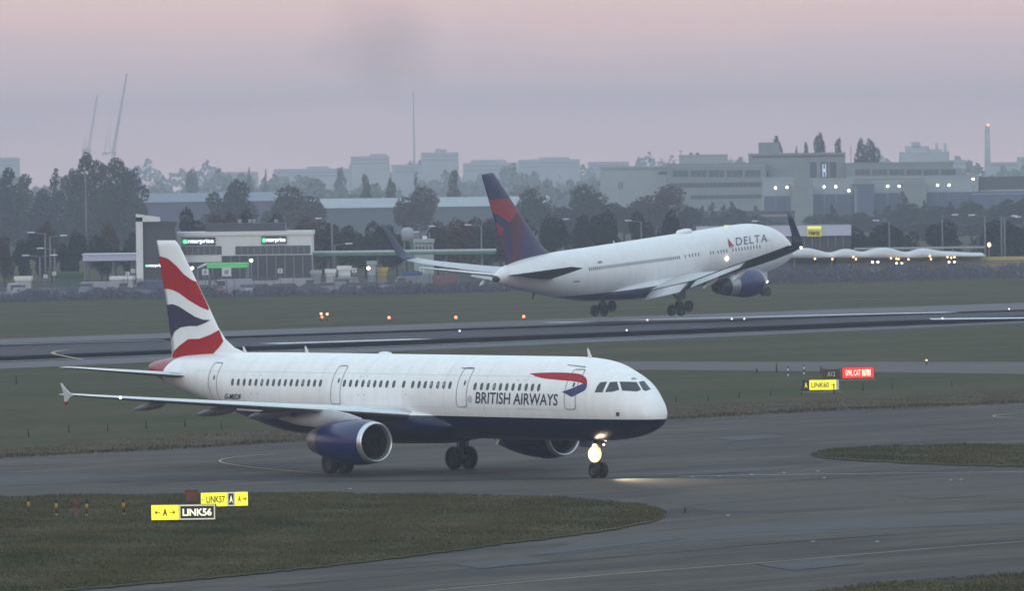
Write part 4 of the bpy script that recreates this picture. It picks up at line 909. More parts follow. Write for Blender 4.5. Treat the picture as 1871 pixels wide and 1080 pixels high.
# ---- trees -------------------------------------------------------
def leaf_mesh(name, kind, n, size, seed):
    """unit-height tree crown of leaf clumps; crown radius about .3"""
    g = np.random.default_rng(seed)
    pts = []
    if kind == 'round':
        lob = []
        for k in range(16):
            a = g.uniform(0, 2 * pi); rr = g.uniform(0, .30) ; z = g.uniform(.34, .86); rr *= math.sqrt(max(.1, 1 - ((z - .55) / .42) ** 2)); lob.append((rr * cos(a), rr * sin(a), z, g.uniform(.10, .19)))
    elif kind == 'poplar':
        lob = []
        for k in range(22):
            z = .12 + .84 * k / 22; rr = .16 * (1 - ((z - .42) / .62) ** 2) * g.uniform(.5, 1.1); a = g.uniform(0, 2 * pi); s_ = g.uniform(.05, .12) * (1.15 - z * .65); lob.append((max(rr, 0) * cos(a), max(rr, 0) * sin(a), z, s_ + .02))
    elif kind == 'conifer':
        lob = []
        for k in range(26):
            z = .08 + .9 * k / 26; rr = .22 * (1 - z) * g.uniform(.5, 1.2); a = g.uniform(0, 2 * pi); lob.append((rr * cos(a), rr * sin(a), z, .02 + .12 * (1 - z)))
    elif kind == 'shrub':
        lob = []
        for k in range(12):
            a = g.uniform(0, 2 * pi); rr = g.uniform(.05, .48); z = g.uniform(.25, .78) * (1.1 - rr); lob.append((rr * cos(a), rr * sin(a), z, g.uniform(.14, .26)))
    lob = np.array(lob); k = g.choice(len(lob), n, p=lob[:, 3] ** 2 / np.sum(lob[:, 3] ** 2))
    d = g.normal(size=(n, 3)); d /= np.linalg.norm(d, axis=1)[:, None]; rad = g.uniform(.55, 1.12, n) ** .7
    C = lob[k, :3] + d * (lob[k, 3] * rad)[:, None] * np.array([1, 1, 1.1])
    s_ = size * g.uniform(.5, 1.3, n); u = g.normal(size=(n, 3)); u /= np.linalg.norm(u, axis=1)[:, None]; w_ = np.cross(u, g.normal(size=(n, 3))); w_ /= np.linalg.norm(w_, axis=1)[:, None]
    V = np.stack([C - u * s_[:, None], C - w_ * (s_ * .7)[:, None], C + u * s_[:, None], C + w_ * (s_ * .7)[:, None]], 1).reshape(-1, 3)
    V[:, 2] = np.maximum(V[:, 2], .01)
    # trunk with limbs
    mb = MB(); mb.tube((0, 0, 0), (0, 0, .5), .022, .012, n=8)
    for q in range(7):
        l_ = lob[g.integers(len(lob))]; mb.tube((0, 0, g.uniform(.15, .45)), (l_[0] * .9, l_[1] * .9, l_[2]), .009, .003, n=5)
    return V, np.arange(4 * n).reshape(-1, 4), mb
def leafmat(name, c1, c2): return mat(name, c1, .85, col2=c2, scale=9, spec=.1)
LM = {'green': leafmat('green_leaves', (.022, .034, .020), (.050, .062, .030)), 'dark': leafmat('dark_leaves', (.010, .016, .018), (.022, .030, .028)),
      'autumn': leafmat('autumn_leaves', (.040, .033, .030), (.066, .050, .042)), 'red': leafmat('red_leaves', (.050, .027, .025), (.080, .045, .036)), 'birch': leafmat('pale_leaves', (.045, .060, .042), (.085, .095, .06))}
BARK = mat('bark', (.03, .026, .022), .9, spec=.1)
PROTO = {}
def crown_proto(kind, col, seed, dens=1.):
    key = (kind, col, seed)
    if key not in PROTO:
        n = {'round': 5200, 'poplar': 5200, 'conifer': 3600, 'shrub': 2000}[kind]
        V, Fc, tb = leaf_mesh('crown', kind, int(n * dens), {'round': .023, 'poplar': .017, 'conifer': .017, 'shrub': .04}[kind], seed * 13 + len(kind))
        c = raw('crown', V, Fc, LM[col]); t = tb.build('trunk', BARK); PROTO[key] = (c.data, t.data)
        bpy.data.objects.remove(c); bpy.data.objects.remove(t)
    return PROTO[key]
def fD(D): return D * 1.4 if 1360 < D < 2950 else D
def tree(kind, col, px, topy, D, wpx, label, group=None, seed=None, name=None):
    cm, tm = crown_proto(kind, col, (seed if seed is not None else random.randrange(3)))
    D = fD(D); hgt = top(px, topy, D); half = {'round': .42, 'poplar': .23, 'conifer': .22, 'shrub': .62}[kind]; wid = wpx * D / F / (2 * half)
    e = empty(name or {'round': 'broadleaf_tree', 'poplar': 'tall_tree', 'conifer': 'conifer_tree', 'shrub': 'shrub'}[kind], (X(px, D, (topy + gy(px, D)) / 2), D, 0), label, 'shrub' if kind == 'shrub' else 'tree', group, random.uniform(0, 6.28))
    e.scale = (wid, wid, hgt * 1.0)
    for nm, me in (('crown', cm), ('trunk', tm)):
        o = bpy.data.objects.new(nm, me); COL.objects.link(o); o.parent = e
    return e
# tall trees at the left
G1_ = 'tall trees at the left edge'
for k, (px, ty, D, wp, kd, cl) in enumerate([(-14, 318, 1480, 70, 'poplar', 'green'), (14, 306, 1450, 62, 'poplar', 'dark'), (44, 318, 1500, 66, 'poplar', 'green'), (103, 303, 1420, 62, 'conifer', 'dark'), (131, 305, 1460, 50, 'poplar', 'green'), (161, 274, 1400, 78, 'poplar', 'green'), (193, 300, 1480, 60, 'poplar', 'dark'), (216, 288, 1390, 74, 'poplar', 'green'), (239, 303, 1430, 70, 'poplar', 'dark'), (80, 345, 1440, 66, 'round', 'dark'), (252, 342, 1400, 50, 'round', 'green'), (180, 350, 1385, 80, 'round', 'green')]):
    tree(kd, cl, px, ty, D, wp, 'tall hazy %s behind the lavender canopy, %s from the left' % ('conifer' if kd == 'conifer' else 'tree' if kd == 'poplar' else 'round tree', ORD[sorted([-14, 14, 44, 103, 131, 161, 193, 216, 239, 80, 252, 180]).index(px)]), G1_)
for k, (px, ty, D, wp, cl) in enumerate([(8, 432, 1270, 60, 'autumn'), (42, 440, 1280, 56, 'dark'), (72, 421, 1290, 56, 'dark'), (95, 405, 1340, 60, 'red'), (138, 424, 1300, 50, 'dark'), (120, 445, 1270, 46, 'dark'), (196, 412, 1330, 64, 'red'), (186, 430, 1290, 60, 'dark'), (232, 425, 1310, 50, 'dark')]):
    tree('round', cl, px, ty, D, wp, '%s bushy tree low before the tall left trees, %s from the left' % ({'autumn': 'brown', 'dark': 'dark', 'red': 'reddish'}[cl], ORD[[8, 42, 72, 95, 120, 138, 186, 196, 232].index(px)]), 'low trees at the left')
# middle broad crowns
for px, ty, D, wp, kd, cl, lb in [(423, 328, 1450, 100, 'round', 'dark', 'dark domed tree behind the left lit car hire sign'), (400, 362, 1430, 70, 'round', 'dark', 'lower dark tree left of the dark domed tree'), (545, 340, 1420, 128, 'round', 'autumn', 'wide brown domed tree above the right end of the white car hire building'), (500, 372, 1440, 60, 'round', 'green', 'small green tree left of the wide brown tree'),
                                  (766, 342, 1400, 118, 'round', 'autumn', 'wide brownish domed tree behind the roof tank'), (985, 345, 1430, 104, 'round', 'green', 'domed tree just right of the striped widebody tail fin'), (1088, 338, 1440, 122, 'round', 'green', 'domed tree behind the middle of the departing airliner'), (1196, 340, 1430, 140, 'round', 'autumn', 'broad brownish tree left of the concrete office block'), (1140, 372, 1400, 90, 'round', 'dark', 'dark tree between the two broad crowns behind the departing airliner'),
                                  (1040, 378, 1390, 80, 'round', 'dark', 'dark lower tree behind the front half of the departing airliner roof'), (940, 385, 1390, 70, 'round', 'dark', 'dark lower tree beside the widebody tail fin'), (1250, 376, 1380, 90, 'round', 'dark', 'dark tree above the pale roof dome of the departing airliner'),
                                  (830, 310, 1700, 30, 'poplar', 'birch', 'lone narrow tree standing above the pale warehouse roof'), (668, 318, 1720, 26, 'poplar', 'birch', 'thin pale leaning tree above the long warehouse'), (714, 322, 1720, 24, 'poplar', 'birch', 'thin tree above the warehouse left of the tall mast'), (762, 312, 1760, 30, 'conifer', 'birch', 'small pointed tree at the foot of the tall mast'),
                                  (352, 309, 2700, 34, 'round', 'green', 'hazy round tree alone on the skyline left of centre'), (456, 301, 2700, 18, 'conifer', 'green', 'left of two hazy pointed trees on the skyline'), (486, 305, 2700, 20, 'conifer', 'green', 'right of two hazy pointed trees on the skyline'), (622, 302, 2700, 24, 'poplar', 'green', 'hazy narrow tree left of the left skyline block')]:
    tree(kd, cl, px, ty, D, wp, lb, 'trees across the middle distance')
# mid hedge line of shrubs and autumn trees, x 575-1300
lst = [(590, 405, 'autumn'), (618, 418, 'dark'), (640, 412, 'dark'), (668, 425, 'dark'), (700, 405, 'dark'), (725, 412, 'dark'), (800, 408, 'autumn'), (835, 402, 'red'), (862, 398, 'red'), (885, 412, 'dark'), (915, 400, 'dark'), (960, 398, 'dark'), (1005, 396, 'dark'), (1065, 392, 'dark'), (1110, 388, 'dark'), (1170, 386, 'dark'), (1225, 384, 'dark'), (560, 400, 'red'), (375, 392, 'red'), (350, 380, 'dark'), (410, 388, 'autumn'), (450, 385, 'dark'), (490, 392, 'dark')]
lst.sort()
for k, (px, ty, cl) in enumerate(lst):
    tree('round', cl, px, ty, 1300 + (k * 37) % 60, random.uniform(62, 84), '%s tree in the middle row behind the canopies, %s from the left' % ({'autumn': 'brown', 'dark': 'dark', 'red': 'reddish'}[cl], onum(k)), 'middle row of trees')
# right-hand dark mass
lst = [(1262, 398, 'round'), (1284, 374, 'conifer'), (1302, 368, 'conifer'), (1322, 372, 'conifer'), (1338, 366, 'conifer'), (1352, 380, 'round'), (1380, 374, 'conifer'), (1400, 392, 'round'), (1502, 392, 'round'), (1520, 372, 'conifer'), (1545, 392, 'round'), (1575, 388, 'round'), (1600, 380, 'conifer'), (1625, 372, 'conifer'), (1650, 348, 'conifer'), (1668, 372, 'round'), (1690, 364, 'conifer'), (1712, 376, 'round'), (1735, 366, 'conifer'), (1760, 374, 'round'), (1790, 366, 'round'), (1815, 372, 'conifer'), (1840, 364, 'round'), (1868, 358, 'round'), (1890, 352, 'round')]
for k, (px, ty, kd) in enumerate(lst):
    tree(kd, 'dark' if k % 4 else 'green', px, ty, 1470 + (k * 41) % 90, 78 if kd == 'round' else 46, 'dark %s in the dense row below the office block, %s from the left' % ('bushy tree' if kd == 'round' else 'pointed tree', onum(k)), 'dense dark trees at the right')
lst2 = [(1560, 418), (1600, 412), (1640, 408), (1685, 410), (1730, 405), (1775, 408), (1820, 402), (1862, 405), (1900, 400)]
for k, (px, ty) in enumerate(lst2): tree('round', 'dark', px, ty, 1330 + (k * 29) % 50, 92, 'low dark tree in front of the dense row at the right, %s from the left' % ORD[k], 'front row of dark trees at the right')
# skyline trees on the office roofline (they stand behind it)
for k, (px, ty, wp, kd) in enumerate([(1421, 247, 26, 'poplar'), (1473, 259, 16, 'poplar'), (1493, 247, 20, 'poplar'), (1502, 241, 24, 'poplar'), (1532, 252, 20, 'poplar'), (1574, 249, 30, 'poplar'), (1592, 250, 34, 'poplar'), (1455, 270, 14, 'shrub'), (1612, 290, 26, 'shrub'), (1630, 291, 24, 'shrub')]):
    tree(kd, 'dark', px, ty, 2010, wp * 1.15, 'dark tree against the sky above the office block, %s from the left' % ORD[k], 'trees on the office skyline')
# ---- buildings ---------------------------------------------------
def bld(name, label, x0, x1, ty, D, dep, m_, cat='building', roof=None, group=None, by=None):
    """box-like volume with parapet; returns (empty, converter from photo px to local coordinates)"""
    D = fD(D); yb = gy((x0 + x1) / 2, D); ym = (ty + yb) / 2
    xa, xb = X(x0, D, ym), X(x1, D, ym); z1 = top((x0 + x1) / 2, ty, D)
    e = empty(name, ((xa + xb) / 2, D, 0), label, cat, group)
    hw = (xb - xa) / 2
    b_ = MB(); b_.box(-hw, 0, 0, hw, dep, z1 - .5); b_.build('wall', m_, e)
    b_ = MB(); b_.box(-hw - .15, -.15, z1 - .499, hw + .15, dep + .15, z1); b_.build('roof', roof or m_, e)
    cx0 = e.location.x
    def loc(px, py): p = at(px, py, D); return p.x - cx0, p.z
    return e, loc
def panel(e, loc, x0, y0, x1, y1, m_, name='window', d=.08, off=0., mull=0):
    a = loc(x0, (y0 + y1) / 2)[0]; b = loc(x1, (y0 + y1) / 2)[0]; zt = loc((x0 + x1) / 2, y0)[1]; zb = loc((x0 + x1) / 2, y1)[1]
    q = MB(); q.box(a, -d - off, zb, b, -off - .003, zt)
    if mull:
        for k in range(1, mull): xx = a + (b - a) * k / mull; q.box(xx - .05, -d - off - .05, zb + .01, xx + .05, -d - off - .002, zt - .01, 1)
    o = q.build(name, [m_, M['concrete']] if mull else m_, e)
    return o
# car hire building with lit signs
D0 = 1185
e, lc = bld('car_hire_building', 'white two storey car hire building with two lit green and white signs', 308, 570, 423, D0, 14, M['offwhite'])
panel(e, lc, 331, 450, 405, 465.5, M['win'], mull=7); panel(e, lc, 430, 449, 567, 464.5, M['win'], mull=12)
panel(e, lc, 322, 479, 405, 512, M['darkc'], 'shopfront', mull=5); panel(e, lc, 405.5, 466.5, 570, 512, M['darkc'], 'shopfront', mull=10)
b_ = MB(); a = lc(375, 415); c = lc(520, 415); zt = lc(450, 408)[1]; zb = lc(450, 424)[1]; b_.box(a[0], 3, zb, c[0], 10, zt); b_.build('rooftop_plant', M['darkc'], e)
for px in (436, 455, 462, 503): a = lc(px, 408); q = MB(); q.tube((a[0], 5, a[1] - .3), (a[0], 5, a[1] + .5), .25, n=8); q.build('vent', M['grey'], e)
def lit_sign(e, lc, x0, y0, x1, y1, txt_box, off=.1):
    s_ = panel(e, lc, x0, y0, x1, y1, M['signp'], 'sign_panel', d=.25)
    (tx0, ty0, tx1, ty1) = txt_box; a = lc(tx0, ty1); b = lc(tx1, ty0); w_ = b[0] - a[0]; h_ = b[1] - a[1]
    flat_text('letter_e', 'e', w_ * .12, h_ * .62, (a[0] + w_ * .06, -.30, a[1] + h_ * .5), M['signg'], s_, .03)
    flat_text('lettering', 'nterprise', w_ * .84, h_, (a[0] + w_ * .57, -.30, a[1] + h_ * .46), M['signw'], s_, .02)
    g = MB(); xx = a[0] + w_ * .06; zz_ = a[1] + h_ * .5; g.add([(xx - w_ * .1, -.28, zz_ - h_ * .5), (xx + w_ * .08, -.28, zz_ - h_ * .5), (xx + w_ * .08, -.28, zz_ + h_ * .5), (xx - w_ * .1, -.28, zz_ + h_ * .5)], [(0, 1, 2, 3)]); g.build('sign_badge', mat('green_badge', (.03, .22, .10), emit=(.1, .8, .3), es=.25), s_)
    flat_text('lettering', 'rent-a-car', w_ * .36, h_ * .3, (b[0] - w_ * .2, -.30, a[1] - h_ * .16), M['plate'], s_, .0)
lit_sign(e, lc, 332, 433.5, 393.5, 448, (335, 436, 391, 446.5)); lit_sign(e, lc, 477.5, 431, 523.5, 445.5, (480, 433.5, 522, 444))
# dark tower with white frame
e, lc = bld('entrance_tower', 'dark square tower with a white angular frame left of the white building', 262, 321, 404, 1180, 9, M['darkc'])
q = MB(); a = lc(249, 450)[0]; b = lc(261.5, 450)[0]; q.box(a, -.6, 0, b, 1.2, lc(255, 392)[1] - .35); q.build('frame_post', M['offwhite'], e)
z0_, z1_, z2_ = lc(255, 405)[1], lc(249, 391)[1], lc(292, 397)[1]; c = lc(292, 400)[0]
q = MB(); q.add([(a, -.6, z0_), (c, -.6, z0_ - .02), (c, -.6, z2_), (a, -.6, z1_), (a, 1.2, z0_), (c, 1.2, z0_ - .02), (c, 1.2, z2_), (a, 1.2, z1_)], [(0, 1, 2, 3), (7, 6, 5, 4), (0, 4, 5, 1), (1, 5, 6, 2), (2, 6, 7, 3), (3, 7, 4, 0)]); q.build('frame_cap', M['offwhite'], e)
a = lc(266, 489); b = lc(298, 482); w_ = b[0] - a[0]; h_ = b[1] - a[1]
s_ = panel(e, lc, 264, 480, 300, 491, M['signp'], 'sign_panel', d=.15)
flat_text('letter_e', 'e', w_ * .12, h_ * .62, (a[0] + w_ * .06, -.2, a[1] + h_ * .5), M['signg'], s_, .03); flat_text('lettering', 'nterprise', w_ * .84, h_, (a[0] + w_ * .57, -.2, a[1] + h_ * .46), M['signw'], s_, .02)
def canopy(name, label, x0, x1, yt, yb, D, dep, m_, cols, under=None, cat='canopy', topm=None):
    e = empty(name, (X((x0 + x1) / 2, D), D, 0), label, cat); cx0 = e.location.x
    a = at(x0, yt, D).x - cx0; b = at(x1, yt, D).x - cx0; zt = top((x0 + x1) / 2, yt, D); zb = top((x0 + x1) / 2, yb, D)
    q = MB(); q.box(a, 0, zb, b, dep, zt - .2); q.build('fascia', m_, e); q = MB(); q.box(a - .1, -.1, zt - .199, b + .1, dep + .1, zt); q.build('roof', topm or m_, e)
    for px in cols:
        c = at(px, yb, D).x - cx0
        for yy in (.8, dep - .8): q = MB(); q.tube((c, yy, 0), (c, yy, zb), .16, n=10); q.build('column', M['pole'], e)
    return e
canopy('filling_station_canopy', 'pale lavender flat canopy on columns left of the dark tower', 151, 248, 463.5, 476.5, 1200, 10, M['lav'], (155, 206, 240))
canopy('long_canopy', 'long green edged canopy between the white building and the departing airliner', 571, 905, 458.5, 466, 1190, 16, M['green'], (600, 614, 690, 740, 815, 880), topm=M['roof'])
canopy('entrance_canopy', 'small green lit canopy under the left car hire sign', 378, 452, 480.5, 489.5, 1172, 4, M['greenl'], (382, 450))
q = empty('canopy_brace', (X(368, 1170), 1170, 0), 'white slanting brace at the left end of the small green canopy', 'brace'); cx0 = q.location.x
a = at(361, 490, 1170); b = at(378, 482, 1170); t = MB(); t.tube((a.x - cx0, 0, a.z), (b.x - cx0, 0, b.z), .14, n=8); t.build('arm', M['offwhite'], q); t = MB(); t.tube((a.x - cx0, 0, 0), (a.x - cx0, 0, a.z), .1, n=8); t.build('post', M['pole'], q)
for k, (px, py, c_) in enumerate([(351, 490, 'lampw'), (459, 476, 'lampw'), (673, 490, 'lampw')]):
    p = at(px, py, 1165); e = empty('flood_lamp', (p.x, 1165, 0), 'bright white lamp on a pole, %s' % ['just right of the near tail fin', 'under the right half of the white building', 'below the long canopy'][k], 'lamp', 'bright lamps by the car hire building')
    q = MB(); q.tube((0, 0, 0), (0, 0, p.z - .2), .07, n=8); q.build('pole', M['pole'], e); q = MB(); q.lathe([(-.2, .01), (-.12, .16), (0, .22), (.12, .16), (.2, .01)], (0, 0, p.z), 'z', 12); q.build('lamp', M[c_], e)
# tank on the skyline behind canopy
D1 = 1260; e = empty('roof_tank', (X(746, D1), D1, 0), 'pale cylindrical water tank rising behind the long canopy', 'tank'); zt, zb = top(746, 415, D1), top(746, 440, D1); r_ = 11 * D1 / F
q = MB(); q.lathe([(zt - .15, r_ * .8), (zt - .5, r_), (zb, r_), (zb - .02, .02)], (0, 0, 0), 'z', 24); q.lathe([(zt - .15, r_ * .8), (zt, .02)], (0, 0, 0), 'z', 24); q.build('tank_body', M['concrete2'], e)
for k in range(4): a = pi / 4 + k * pi / 2; q = MB(); q.tube((r_ * .8 * cos(a), r_ * .8 * sin(a), 0), (r_ * .8 * cos(a), r_ * .8 * sin(a), zb), .1, n=8); q.build('leg', M['pole'], e)
q = MB(); q.tube((-.3, 0, zt), (-.3, 0, zt + 1.0), .12, n=8); q.build('vent', M['rust'], e)
e, lc = bld('pump_house', 'small pale gridded building just right of the water tank', 757, 792, 437, 1255, 5, M['concrete2'])
for k in range(5): panel(e, lc, 759 + k * 6.4, 441, 763 + k * 6.4, 446, M['win']); panel(e, lc, 759 + k * 6.4, 450, 763 + k * 6.4, 455, M['win'])
a = lc(776, 431); q = MB(); q.box(a[0] - .3, 1, a[1] - 1.2, a[0] + .3, 1.6, a[1]); q.build('roof_box', M['offwhite'], e)
# warehouses
e, lc = bld('warehouse', 'long low bluish warehouse with pale roof behind the middle trees', 560, 1005, 378, 1640, 40, mat('grey_blue_wall', (.075, .09, .13), .7))
q = MB(); a = lc(560, 370)[0]; b = lc(1005, 370)[0]; z1 = lc(780, 378)[1]; z2 = lc(780, 361)[1]; q.add([(a, -.4, z1), (b, -.4, z1), (b, 25, z2), (a, 25, z2), (b, 50, z1), (a, 50, z1)], [(0, 1, 2, 3), (3, 2, 4, 5), (0, 3, 5), (1, 4, 2)]); q.build('pitched_roof', M['roof'], e)
e, lc = bld('warehouse', 'dim blue grey warehouse with a flat roof right of the tall left trees', 246, 545, 368, 1660, 40, mat('dim_wall', (.07, .08, .14), .7))
q = MB(); a = lc(246, 370)[0]; b = lc(545, 370)[0]; z1 = lc(400, 368)[1]; z2 = lc(400, 352)[1]; q.add([(a, -.4, z1), (b, -.4, z1), (b, 25, z2), (a, 25, z2), (b, 50, z1), (a, 50, z1)], [(0, 1, 2, 3), (3, 2, 4, 5), (0, 3, 5), (1, 4, 2)]); q.build('pitched_roof', mat('dim_roof', (.16, .18, .24), .7), e)
# office complex
DO = 1850
def wins(e, lc, xs, y0, y1, w_, m_=None):
    for x in xs: panel(e, lc, x, y0, x + w_, y1, m_ or M['win'], mull=3)
e, lc = bld('office_block', 'long concrete office block with a band of six large windows, right of the domed trees', 1222, 1400, 298, DO, 30, M['concrete'])
wins(e, lc, [1229 + 33 * k for k in range(5)], 311, 323, 28.5)
panel(e, lc, 1224, 333.5, 1398, 342, M['darkc'], 'window_band', mull=22); panel(e, lc, 1262, 356, 1398, 363, M['darkc'], 'window_band', mull=18); panel(e, lc, 1224, 302, 1398, 303.5, M['concrete2'], 'parapet_line')
q = MB()
for k in range(14): a = lc(1320 + k * 5.5, 294); q.box(a[0] - .05, 1, a[1] - .6, a[0] + .05, 1.1, a[1] + .1)
a = lc(1320, 292); b = lc(1392, 292); q.box(a[0], 1, a[1] - .1, b[0], 1.1, a[1]); q.build('roof_railing', M['grey'], e)
e, lc = bld('office_block', 'pale plain office wing at the left end of the concrete block', 1098, 1221, 303, DO + 20, 26, M['concrete2'])
panel(e, lc, 1100, 305, 1220, 311, M['concrete'], 'window_band'); panel(e, lc, 1130, 333, 1133, 346, M['win']); panel(e, lc, 1135, 333, 1138, 346, M['win']); panel(e, lc, 1203, 313, 1221, 319, M['win'])
e, lc = bld('plant_room', 'hazy pale plant room with two flues on the office roof', 1243, 1330, 282, DO + 60, 12, M['concrete2'])
for px in (1263, 1275): a = lc(px, 279); q = MB(); q.tube((a[0], 3, 1), (a[0], 3, a[1]), .5, n=10); q.build('flue', M['darkc'], e)
a = lc(1243, 273); q = MB(); q.tube((a[0] + .2, 3, 1), (a[0] + .2, 3, a[1]), .1, n=6); q.box(a[0] - .5, 2.95, a[1] - .5, a[0] + .9, 3.05, a[1] - .35); q.build('antenna_mast', M['grey'], e)
e, lc = bld('office_tower', 'tallest grey office tower with a lift house on its roof', 1373, 1545, 279, DO + 5, 28, M['concrete'])
a = lc(1388, 270); b = lc(1424, 270); zt = lc(1400, 260)[1]; zb = lc(1400, 279)[1]; q = MB(); q.box(a[0], 1, zb - .2, b[0], 12, zt); q.build('lift_house', M['concrete'], e)
a = lc(1373, 270); zt = lc(1380, 279)[1]; panel(e, lc, 1374, 284, 1544, 287, M['darkc'], 'parapet_band'); panel(e, lc, 1390, 306, 1480, 311, M['grey'], 'window_band')
panel(e, lc, 1401, 311, 1404, 322, M['win']); panel(e, lc, 1480, 296, 1492, 324, M['darkc'], 'stair_window', off=.0); panel(e, lc, 1516, 296, 1528, 324, M['darkc'], 'stair_window')
s_ = panel(e, lc, 1499, 296, 1513, 325, M['darkc'], 'lit_stairwell')
ML = mat('blue_white_tube', (.6, .7, .9), emit=(.5, .6, 1), es=.5)
flat_text('lit_letter', 'H', 6.5 * fD(DO) / F, 24 * fD(DO) / F, (lc(1506, 311)[0], -.15, lc(1506, 311)[1]), ML, s_, .04)
# drum corner
e2, lc2 = bld('office_block', 'grey office wing with a long window band at the right of the tower', 1546, 1742, 296, DO, 30, M['concrete'])
wins(e2, lc2, [1531 + 31.3 * k for k in range(7)][1:], 309, 319.5, 27.5); panel(e2, lc2, 1548, 322, 1740, 325, M['concrete2'], 'parapet_line')
for k in range(3): a = lc2(1555, 267 + 0 * k); 
a = lc2(1555, 267); q = MB(); q.tube((a[0], 2, 1), (a[0], 2, a[1]), .12, n=6); q.build('antenna_mast', M['grey'], e2)
# lit loading bays / car park in front of the office
DB = 1760
for k, (x0, x1, yt, mm, lb) in enumerate([(1396, 1450, 324, 'concrete2', 'lit pale wall section left of the leftmost grey core'), (1486, 1560, 326, 'concrete2', 'lit pale wall section between the grey core and the blue bay'), (1597, 1650, 330, 'concrete2', 'lit pale wall section left of the right grey core'), (1692, 1788, 321, 'concrete2', 'long lit pale wall section right of the right grey core')]):
    e, lc = bld('loading_bay', lb, x0, x1, yt, DB, 18, M[mm], group='pale lit bays under the office')
    ysp = (358, 354.5, 352.5, 350.5)[k]
    panel(e, lc, x0 + .2, ysp, x1 - .2, 402, M['bluec'], 'blue_cladding', d=.5)
    q = MB()
    a = lc(x0, 365)[0]; b = lc(x1, 365)[0]
    for j in range(4): zz_ = lc((x0 + x1) / 2, ysp + 6 + j * 8)[1]; q.box(a + .1, -.56, zz_, b - .1, -.503, zz_ + .12)
    q.build('cladding_seam', M['bluec'], e)
for k, (x0, x1, yt, mm, lb) in enumerate([(1446, 1486, 337, 'concrete', 'plain grey concrete core right of the near winglet'), (1561, 1597, 336, 'bluec', 'bluish grey core in the middle of the lit bays'), (1650, 1693, 334, 'concrete', 'plain grey concrete core above the pointed dark tree')]):
    e, lc = bld('stair_core', lb, x0, x1, yt, DB - 8, 14, M[mm], group='cores under the office'); panel(e, lc, x0 + 1, yt + 4, x0 + 4, 400, M['grey'], 'corner_strip')  # grey strip down the left edge of each core
e, lc = bld('dark_shed', 'black flat roofed shed at the right edge above the blue wall', 1789, 1900, 322, DB + 10, 18, M['darkc']); panel(e, lc, 1790, 346, 1899, 349, M['roof'], 'gutter', d=.4)
e, lc = bld('blue_wall_building', 'low blue clad building under the black shed at the right edge', 1775, 1905, 349.5, DB - 15, 12, M['bluec']); panel(e, lc, 1775.5, 352, 1904, 354, M['lav'], 'cladding_line')
for k, (px, py) in enumerate([(1417, 343), (1438, 342), (1506, 341), (1527, 341), (1551, 348), (1622, 340), (1643, 340), (1713, 338), (1734, 338), (1778, 327)]):
    DD = fD(DB - 10); p = at(px, py, DD); e = empty('floodlight', (p.x, DD, 0), 'bright floodlight in front of the office bays, %s from the left' % ORD[k], 'floodlight', 'floodlights below the office')
    q = MB(); q.tube((0, .25, 0), (0, .25, p.z + .2), .09, n=8); q.build('pole', M['pole'], e); q = MB(); q.lathe([(-.26, .01), (-.2, .2), (-.1, .28), (0.05, .32), (.1, .25)], (0, 0, p.z), 'y', 14); q.build('lamp', M['lampw'], e)
e, lc = bld('dark_low_building', 'low dark building behind the near winglet', 1345, 1452, 385, 1500, 10, M['darkc']); panel(e, lc, 1350, 392, 1448, 396, M['grey'], 'window_band')
# yellow-signed hire office with wave canopy
DH = 1310
e, lc = bld('car_hire_office', 'long pale fascia with a yellow lit sign right of the near winglet', 1272, 1555, 412, DH, 16, M['darkc'])
panel(e, lc, 1272, 412.5, 1555, 432, M['lav'], 'fascia', d=.5, off=.2)
s_ = panel(e, lc, 1474, 413, 1501, 432, mat('dim_yellow', (.5, .5, .08), emit=(.9, .9, .15), es=.12), 'yellow_sign', d=.15, off=.72)
panel(e, lc, 1475, 413.5, 1500, 418, mat('bright_yellow', (.8, .8, .1), emit=(.95, 1, .2), es=.4), 'light_strip', d=.1, off=.88)
flat_text('lettering', 'Hertz', 20 * DH / F, 9 * DH / F, (lc(1487.5, 425)[0], -.95, lc(1487.5, 425)[1]), M['black'], s_, .04)
panel(e, lc, 1323, 411.5, 1349, 417, mat('bright_yellow2', (.8, .8, .1), emit=(.95, 1, .2), es=.9), 'light_strip', d=.1, off=.72)
panel(e, lc, 1272, 433, 1555, 452, M['darkc'], 'shopfront', d=.1, mull=20)
# wave canopy
DW = 1275
e = empty('wave_canopy', (X(1600, DW), DW, 0), 'white wavy fabric canopy with warm lamps beneath it at the right', 'canopy'); cx0 = e.location.x
prof_ = [(1440, 463), (1455, 459), (1472, 457), (1490, 459), (1508, 465), (1522, 467), (1540, 460), (1552, 458.5), (1566, 462), (1580, 466), (1598, 459), (1615, 456.5), (1632, 458), (1650, 464), (1662, 466), (1678, 460), (1692, 457.5), (1705, 460), (1722, 463.5), (1745, 464), (1770, 466), (1800, 466.5)]
xs = np.linspace(1440, 1800, 90); ys = np.interp(xs, [p[0] for p in prof_], [p[1] for p in prof_]); ys = np.convolve(np.pad(ys, 2, 'edge'), np.ones(5) / 5, 'valid')
bot = np.interp(xs, [1440, 1680, 1700, 1800], [470.5, 471, 469, 468.5])
q = MB(); R = []
for a, t_, b_ in zip(xs, ys, bot):
    pt = at(a, t_, DW); pb = at(a, b_, DW); R.append([(pt.x - cx0, 0, pb.z), (pt.x - cx0, 0, pt.z), (pt.x - cx0, 9, pt.z + .3), (pt.x - cx0, 9, pb.z)])
q.loft(R); q.build('fabric_roof', M['tent'], e)
for px in (1452, 1520, 1585, 1655, 1725, 1790):
    a = at(px, 472, DW); t = MB(); t.tube((a.x - cx0, 1, 0), (a.x - cx0, 1, a.z), .12, n=8); t.build('column', M['pole'], e)
